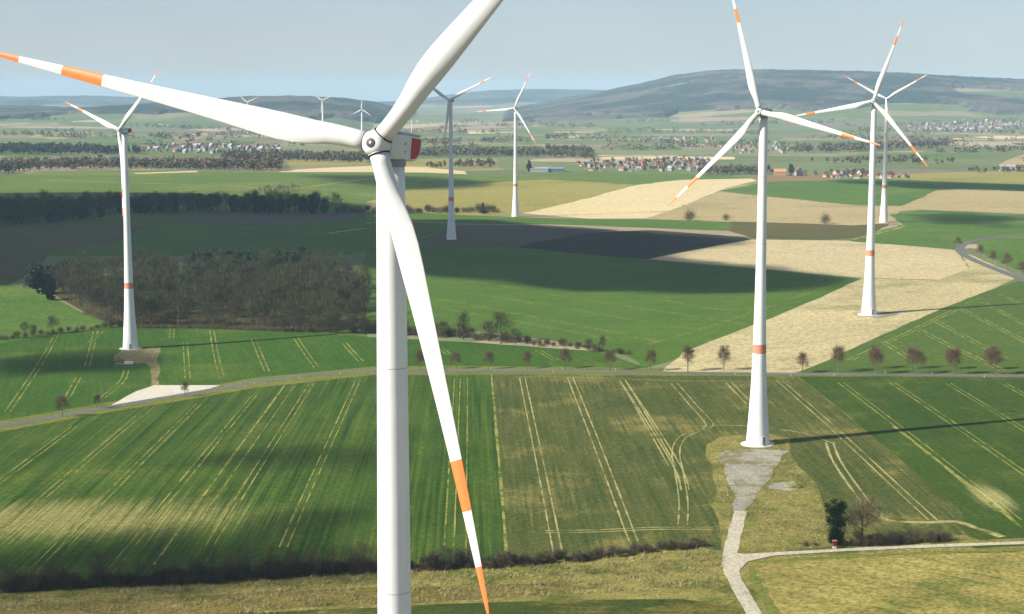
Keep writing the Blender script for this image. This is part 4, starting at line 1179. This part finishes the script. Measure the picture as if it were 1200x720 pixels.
HM = {'red roofed white': house_meshes(9, 12, 5, 4, W_, RR), 'grey roofed white': house_meshes(9, 13, 5, 3.6, W_, RG), 'brown roofed cream': house_meshes(10, 14, 5, 4.2, C_, RBn), 'red roofed cream': house_meshes(8, 11, 4.5, 4, C_, RR), 'white gabled': house_meshes(9, 10, 6, 4.5, W_, RL)}
HK = list(HM)
def house(px, kind_, place_, s_=1.0, rz=None):
    x, y = P(*px)
    o = empty('house', (x, y, zf(x, y)), random.uniform(0, 3.14) if rz is None else rz); o.scale = (s_, s_, s_)
    tag(o, 'small %s house in %s' % (kind_, place_), 'house', 'houses of ' + place_ + ', ' + kind_)
    link('wall', HM[kind_][0], o); link('roof', HM[kind_][1], o)
def village(px, n, place_, seed, weights, mind, s_=1.0, trees=0):
    random.seed(seed)
    w = [P(*p) for p in px]
    pts = scatter(w, n, mind, seed)
    for (x, y) in pts:
        kd = random.choices(HK, weights)[0]
        o = empty('house', (x, y, zf(x, y)), random.uniform(0, 3.14)); q = s_ * random.uniform(.5, .85); o.scale = (q, q, q)
        tag(o, 'small %s house in %s' % (kd, place_), 'house', 'houses of ' + place_ + ', ' + kd)
        link('wall', HM[kd][0], o); link('roof', HM[kd][1], o)
    if trees: far_wood('wood', px, trees, 9, [M_twigd, M_ever, M_twigr], 'trees between the houses in ' + place_, seed + 900, 2.0, 24)
village([(680, 196), (740, 193), (830, 189), (832, 200), (760, 201.5), (690, 201)], 64, 'the nearest village behind the green strip', 1, (3, 2, 3, 3, 3), 14, .85, 70)
village([(672, 192), (740, 188), (820, 186), (828, 190), (740, 193), (680, 195)], 22, 'the back of the nearest village', 2, (2, 3, 3, 2, 2), 18, .8, 40)
village([(935, 206), (985, 203), (1060, 205), (1065, 211), (990, 210)], 26, 'the hamlet behind the two right towers', 3, (4, 1, 3, 4, 2), 12, .8, 30)
village([(840, 168), (880, 166), (960, 172), (940, 180), (850, 181)], 36, 'the far village behind the right tower', 4, (3, 3, 3, 2, 4), 18, .9, 90)
village([(755, 164), (800, 162), (840, 164), (840, 167), (756, 167)], 22, 'the far row of houses at the centre', 5, (1, 3, 1, 1, 6), 24, 1.0, 20)
village([(162, 176), (200, 171), (330, 172), (330, 178), (250, 181), (170, 180)], 52, 'the far village behind the left turbine', 6, (1, 3, 2, 1, 6), 24, 1.1, 90)
village([(1070, 148), (1120, 143), (1195, 143), (1200, 150), (1140, 156), (1060, 152)], 95, 'the town under the right hill', 7, (1, 3, 2, 2, 5), 26, 1.15, 160)
village([(480, 143), (560, 141), (590, 144), (560, 146), (480, 147)], 16, 'the pale hamlet between the middle towers', 9, (1, 2, 1, 1, 8), 40, 1.0)
# long hall, ochre barn, white gable
def building(name, px, w, l, h, rh, wall, roof, label, rz):
    a, b_ = house_meshes(w, l, h, rh, wall, roof); x, y = P(*px)
    o = empty(name, (x, y, zf(x, y)), rz); tag(o, label, 'building'); link('wall', a, o); link('roof', b_, o)
building('factory_hall', (646, 201.5), 20, 36, 4.5, 2.0, plain('blue_sheet', (.10, .13, .17), .6, .3), plain('grey_blue_sheet', (.16, .20, .25), .5, .3), 'long blue grey hall left of the nearest village', 1.5)
building('factory_hall', (632, 201.8), 12, 26, 5, 1.5, W_, RL, 'pale flat hall at the left end of the blue grey hall', 1.5)
building('barn', (914, 206), 9, 15, 5.5, 3.5, O_, plain('ochre_tiles', (.42, .22, .11), .9, .1), 'ochre barn right of the right turbine tower', 1.45)
building('house', (936, 206), 9, 9, 6, 5, W_, RBn, 'white gabled house right of the dark round tree', .2)
building('farm_building', (1180, 201), 12, 22, 7, 2, W_, RL, 'pale farm building at the far right edge', 1.4)
place('evergreen_tree', EV[1], (927, 206.5), 'dark round tree beside the ochre barn', 'tree', None, 1.15)
place('evergreen_tree', EV[1], (620, 202), 'dark tree right of the pale middle tower', 'tree', None, .9)
place('evergreen_tree', EV[3], (606 + 14, 200.5), 'second dark tree by the blue grey hall', 'tree', None, 1.0)

# ------------------------------------------------------------------ rough dry grass
random.seed(3)
gm = MB()
gp = [P(*p) for p in [(-40, 716), (-40, 704), (440, 672), (590, 665), (700, 656), (820, 643), (846, 652), (850, 690), (600, 700), (300, 722)]]
for _ in range(24000):
    px, py = random.uniform(-40, 860), random.uniform(640, 730)
    q = None
    # pick a point on the ground strip directly
    x = random.uniform(-130, 60); y = random.uniform(345, 425)
    if not inpoly(x, y, gp): continue
    if noise.noise((x / 5.0, y / 4.0, 2)) < -.12: continue
    z = zf(x, y) + .3
    hh_ = random.uniform(.35, 1.25) * (1 + .8 * noise.noise((x / 7.0, y / 5.0, 6)))
    for q in range(5): gm.sliver((x + random.gauss(0, .22), y + random.gauss(0, .22), z - .25), (random.gauss(.3, .4), random.gauss(0, .4), 1), random.uniform(.07, .16), hh_ * random.uniform(.5, 1.2))
mp_ = [P(*p) for p in [(832, 524), (846, 514), (900, 511), (924, 517), (924, 532), (944, 557), (960, 584), (982, 622), (996, 640), (868, 648), (850, 642), (845, 610), (838, 560)]]
holes = [[P(*p) for p in [(843, 531), (885, 526), (927, 528), (914, 545), (893, 574), (876, 606), (868, 648), (848, 648), (860, 602)]], [P(*p) for p in [(896, 574), (905, 564), (930, 563), (941, 573), (925, 578)]]]
mx = [p[0] for p in mp_]; my = [p[1] for p in mp_]; tbx, tby = TB['right'][0], TB['right'][1]
for _ in range(9000):
    x = random.uniform(min(mx), max(mx)); y = random.uniform(min(my), max(my))
    if not inpoly(x, y, mp_) or any(inpoly(x, y, h_) for h_ in holes) or (x - tbx) ** 2 + (y - tby) ** 2 < 42: continue
    if noise.noise((x / 6.0, y / 6.0, 12)) < -.1: continue
    z = zf(x, y); hh_ = random.uniform(.3, .9)
    for q in range(5): gm.sliver((x + random.gauss(0, .25), y + random.gauss(0, .25), z), (random.gauss(.3, .4), random.gauss(0, .4), 1), random.uniform(.08, .18), hh_ * random.uniform(.5, 1.2))
o = link('dry_grass', gm.mesh('dry_grass', [plain('dry_grass_blades', (.27, .23, .105), .95, .05, .45, .12)])); o['label'] = 'tufts of rough dry grass below the near hedge and round the gravel pad'; o['category'] = 'grass'; kind(o, 'stuff')

# ------------------------------------------------------------------ sun, sky, clouds, air
SUN_EL = 33.0
sv = Vector((-.94, -.34, 0)).normalized() * math.cos(R_(SUN_EL)) + Vector((0, 0, math.sin(R_(SUN_EL))))
sl = bpy.data.lights.new('sun', 'SUN'); so = bpy.data.objects.new('sun', sl); COL.objects.link(so)
sl.energy = 5.0; sl.angle = R_(.53); sl.color = (1.0, .95, .86)
so.rotation_euler = sv.to_track_quat('Z', 'Y').to_euler(); so.location = (0, 0, 2000)

wd = bpy.data.worlds.new('World'); SC.world = wd; wd.use_nodes = True
nt = wd.node_tree; nt.nodes.clear()
sky = nt.nodes.new('ShaderNodeTexSky'); sky.sky_type = 'NISHITA'; sky.sun_disc = False
sky.sun_elevation = R_(SUN_EL); sky.sun_rotation = math.atan2(sv.x, sv.y)
sky.air_density = 1.0; sky.dust_density = 0.45; sky.ozone_density = 3.0; sky.altitude = 300
bg = nt.nodes.new('ShaderNodeBackground'); bg.inputs[1].default_value = .053
wo = nt.nodes.new('ShaderNodeOutputWorld')
tint = nt.nodes.new('ShaderNodeVectorMath'); tint.operation = 'MULTIPLY'; tint.inputs[1].default_value = (.88, .92, 1.03)
nt.links.new(sky.outputs[0], tint.inputs[0]); tcw = nt.nodes.new('ShaderNodeTexCoord'); mpw = nt.nodes.new('ShaderNodeMapping'); mpw.inputs['Scale'].default_value = (3, 3, 9)
nt.links.new(tcw.outputs['Generated'], mpw.inputs['Vector'])
nzw = nt.nodes.new('ShaderNodeTexNoise'); nzw.inputs['Scale'].default_value = 2.2; nzw.inputs['Detail'].default_value = 3; nzw.inputs['Roughness'].default_value = .6
nt.links.new(mpw.outputs[0], nzw.inputs['Vector'])
mrw = nt.nodes.new('ShaderNodeMapRange'); nt.links.new(nzw.outputs[0], mrw.inputs[0]); mrw.inputs[1].default_value = .45; mrw.inputs[2].default_value = .8; mrw.inputs[3].default_value = .30; mrw.inputs[4].default_value = .46
mxw = nt.nodes.new('ShaderNodeMix'); mxw.data_type = 'RGBA'; mxw.inputs[7].default_value = (7.2, 7.7, 8.3, 1)
nt.links.new(mrw.outputs[0], mxw.inputs[0]); nt.links.new(tint.outputs[0], mxw.inputs[6]); nt.links.new(mxw.outputs[2], bg.inputs[0]); nt.links.new(bg.outputs[0], wo.inputs[0])

def cloud(px, base, soft, top, ragged, sigma, step, seed):
    """a cloud standing towards the sun from the ground it shades: thin at the rim, thick inside"""
    g = [P(*p) for p in px]
    t = base / sv.z
    w = [(a + sv.x * t, b_ + sv.y * t) for a, b_ in g]
    xs = [p[0] for p in w]; ys = [p[1] for p in w]
    xs = np.arange(min(xs) - step * 2, max(xs) + step * 3, step); ys = np.arange(min(ys) - step * 2, max(ys) + step * 3, step)
    seg = [(np.array(w[i - 1]), np.array(w[i])) for i in range(len(w))]
    th = np.zeros((len(xs), len(ys)))
    for i, x in enumerate(xs):
        for j, y in enumerate(ys):
            p = np.array((x, y)); d = 1e9
            for a, b_ in seg:
                u = np.clip(np.dot(p - a, b_ - a) / max(1e-6, np.dot(b_ - a, b_ - a)), 0, 1)
                d = min(d, np.linalg.norm(p - a - u * (b_ - a)))
            if not inpoly(x, y, w): d = -d
            d += ragged * (noise.noise((x / (ragged * 3.5), y / (ragged * 3.5), seed)) + .5 * noise.noise((x / (ragged * 1.3), y / (ragged * 1.3), seed + 2)))
            if d > 0: th[i, j] = top * min(1, d / soft) * (.8 + .4 * noise.noise((x / 60.0, y / 60.0, seed + 9)))
    v, f, ti, bi = [], [], {}, {}
    def top_v(i, j):
        if (i, j) not in ti: ti[(i, j)] = len(v); v.append((xs[i], ys[j], base + .5 * th[i, j]))
        return ti[(i, j)]
    def bot_v(i, j):
        if th[i, j] <= 0: return top_v(i, j)
        if (i, j) not in bi: bi[(i, j)] = len(v); v.append((xs[i], ys[j], base - .5 * th[i, j]))
        return bi[(i, j)]
    for i in range(len(xs) - 1):
        for j in range(len(ys) - 1):
            q = ((i, j), (i + 1, j), (i + 1, j + 1), (i, j + 1))
            if any(th[a] > 0 for a in q):
                f.append(tuple(top_v(*a) for a in q)); bq = [bot_v(*a) for a in reversed(q)]
                f.append(tuple(bq))
    s = bpy.data.materials.new('cloud_vapour'); s.use_nodes = True; s.node_tree.nodes.clear()
    ou = s.node_tree.nodes.new('ShaderNodeOutputMaterial'); vo = s.node_tree.nodes.new('ShaderNodeVolumePrincipled')
    vo.inputs['Color'].default_value = (.98, .98, .98, 1); vo.inputs['Density'].default_value = sigma
    s.node_tree.links.new(vo.outputs[0], ou.inputs['Volume'])
    return kind(link('cloud', mesh('cloud', v, f, [s], None, True)), 'structure')
# big shade across the middle distance
cloud([(-260, 232), (0, 226), (200, 226), (400, 238), (440, 258), (560, 258), (660, 268), (760, 274), (876, 283), (775, 301), (860, 309), (1012, 326), (960, 340), (860, 345), (760, 343), (660, 343), (560, 330), (440, 316), (415, 313), (280, 310), (160, 311), (75, 318), (50, 334), (0, 338), (-260, 345)], 520, 38, 58, 14, .09, 20, 1.5)
# small shades over the striped field and the near hedge
cloud([(120, 545), (190, 530), (250, 523), (340, 520), (400, 524), (442, 530), (442, 556), (380, 563), (330, 556), (270, 564), (200, 556), (150, 558)], 400, 42, 26, 15, .06, 6, 4.5)
cloud([(-120, 655), (0, 640), (90, 624), (200, 622), (232, 640), (300, 600), (436, 596), (440, 640), (440, 676), (300, 690), (0, 712), (-120, 720)], 400, 34, 34, 13, .08, 7, 8.5)
cloud([(1060, 252), (1120, 249), (1195, 254), (1190, 268), (1130, 264), (1090, 264)], 460, 40, 34, 14, .045, 18, 11.5)
cloud([(965, 211), (1090, 213), (1290, 219), (1290, 227), (1090, 222), (985, 215)], 460, 40, 40, 12, .05, 26, 15.5)
cloud([(350, 205), (470, 206), (600, 213), (560, 222), (470, 224), (380, 214)], 460, 60, 40, 20, .04, 30, 19.5)
cloud([(-60, 425), (30, 412), (120, 405), (148, 425), (100, 440), (40, 440), (-60, 450)], 420, 20, 30, 8, .06, 9, 23.5)

# the air
hz = bpy.data.materials.new('haze_air'); hz.use_nodes = True; hz.node_tree.nodes.clear()
ou = hz.node_tree.nodes.new('ShaderNodeOutputMaterial'); vo = hz.node_tree.nodes.new('ShaderNodeVolumePrincipled')
vo.inputs['Color'].default_value = (.52, .77, 1.0, 1); vo.inputs['Density'].default_value = 4.8e-5; vo.inputs['Anisotropy'].default_value = 0.0
hz.node_tree.links.new(vo.outputs[0], ou.inputs['Volume'])
zmin = min(v[2] for v in gv); zmax = max(max(v[2] for v in gv) + 25, 175)
print('HAZE', zmin, zmax)
mb = MB(); mb.box((-9900, -1200, zmin - 1), (9900, 21800, zmax + 6))
ho = link('haze', mb.mesh('haze', [hz])); kind(ho, 'stuff')
ho['label'] = 'pale blue haze filling the air'; ho['category'] = 'haze'

# ------------------------------------------------------------------ render
for o in list(bpy.data.objects):
    if o.name.startswith('concrete_block') and o.type == 'EMPTY' and not o.children: bpy.data.objects.remove(o)
SC.render.engine = 'CYCLES'
cy = SC.cycles
cy.max_bounces = 6; cy.diffuse_bounces = 3; cy.glossy_bounces = 2; cy.transmission_bounces = 2; cy.volume_bounces = 1; cy.transparent_max_bounces = 16
cy.use_denoising = True
cy.use_adaptive_sampling = True; cy.adaptive_threshold = 0.02
cy.sample_clamp_indirect = 6
SC.view_settings.view_transform = 'Standard'; SC.view_settings.look = 'None'
SC.view_settings.exposure = 0.92; SC.view_settings.gamma = 1.0
SC.view_settings.use_curve_mapping = False
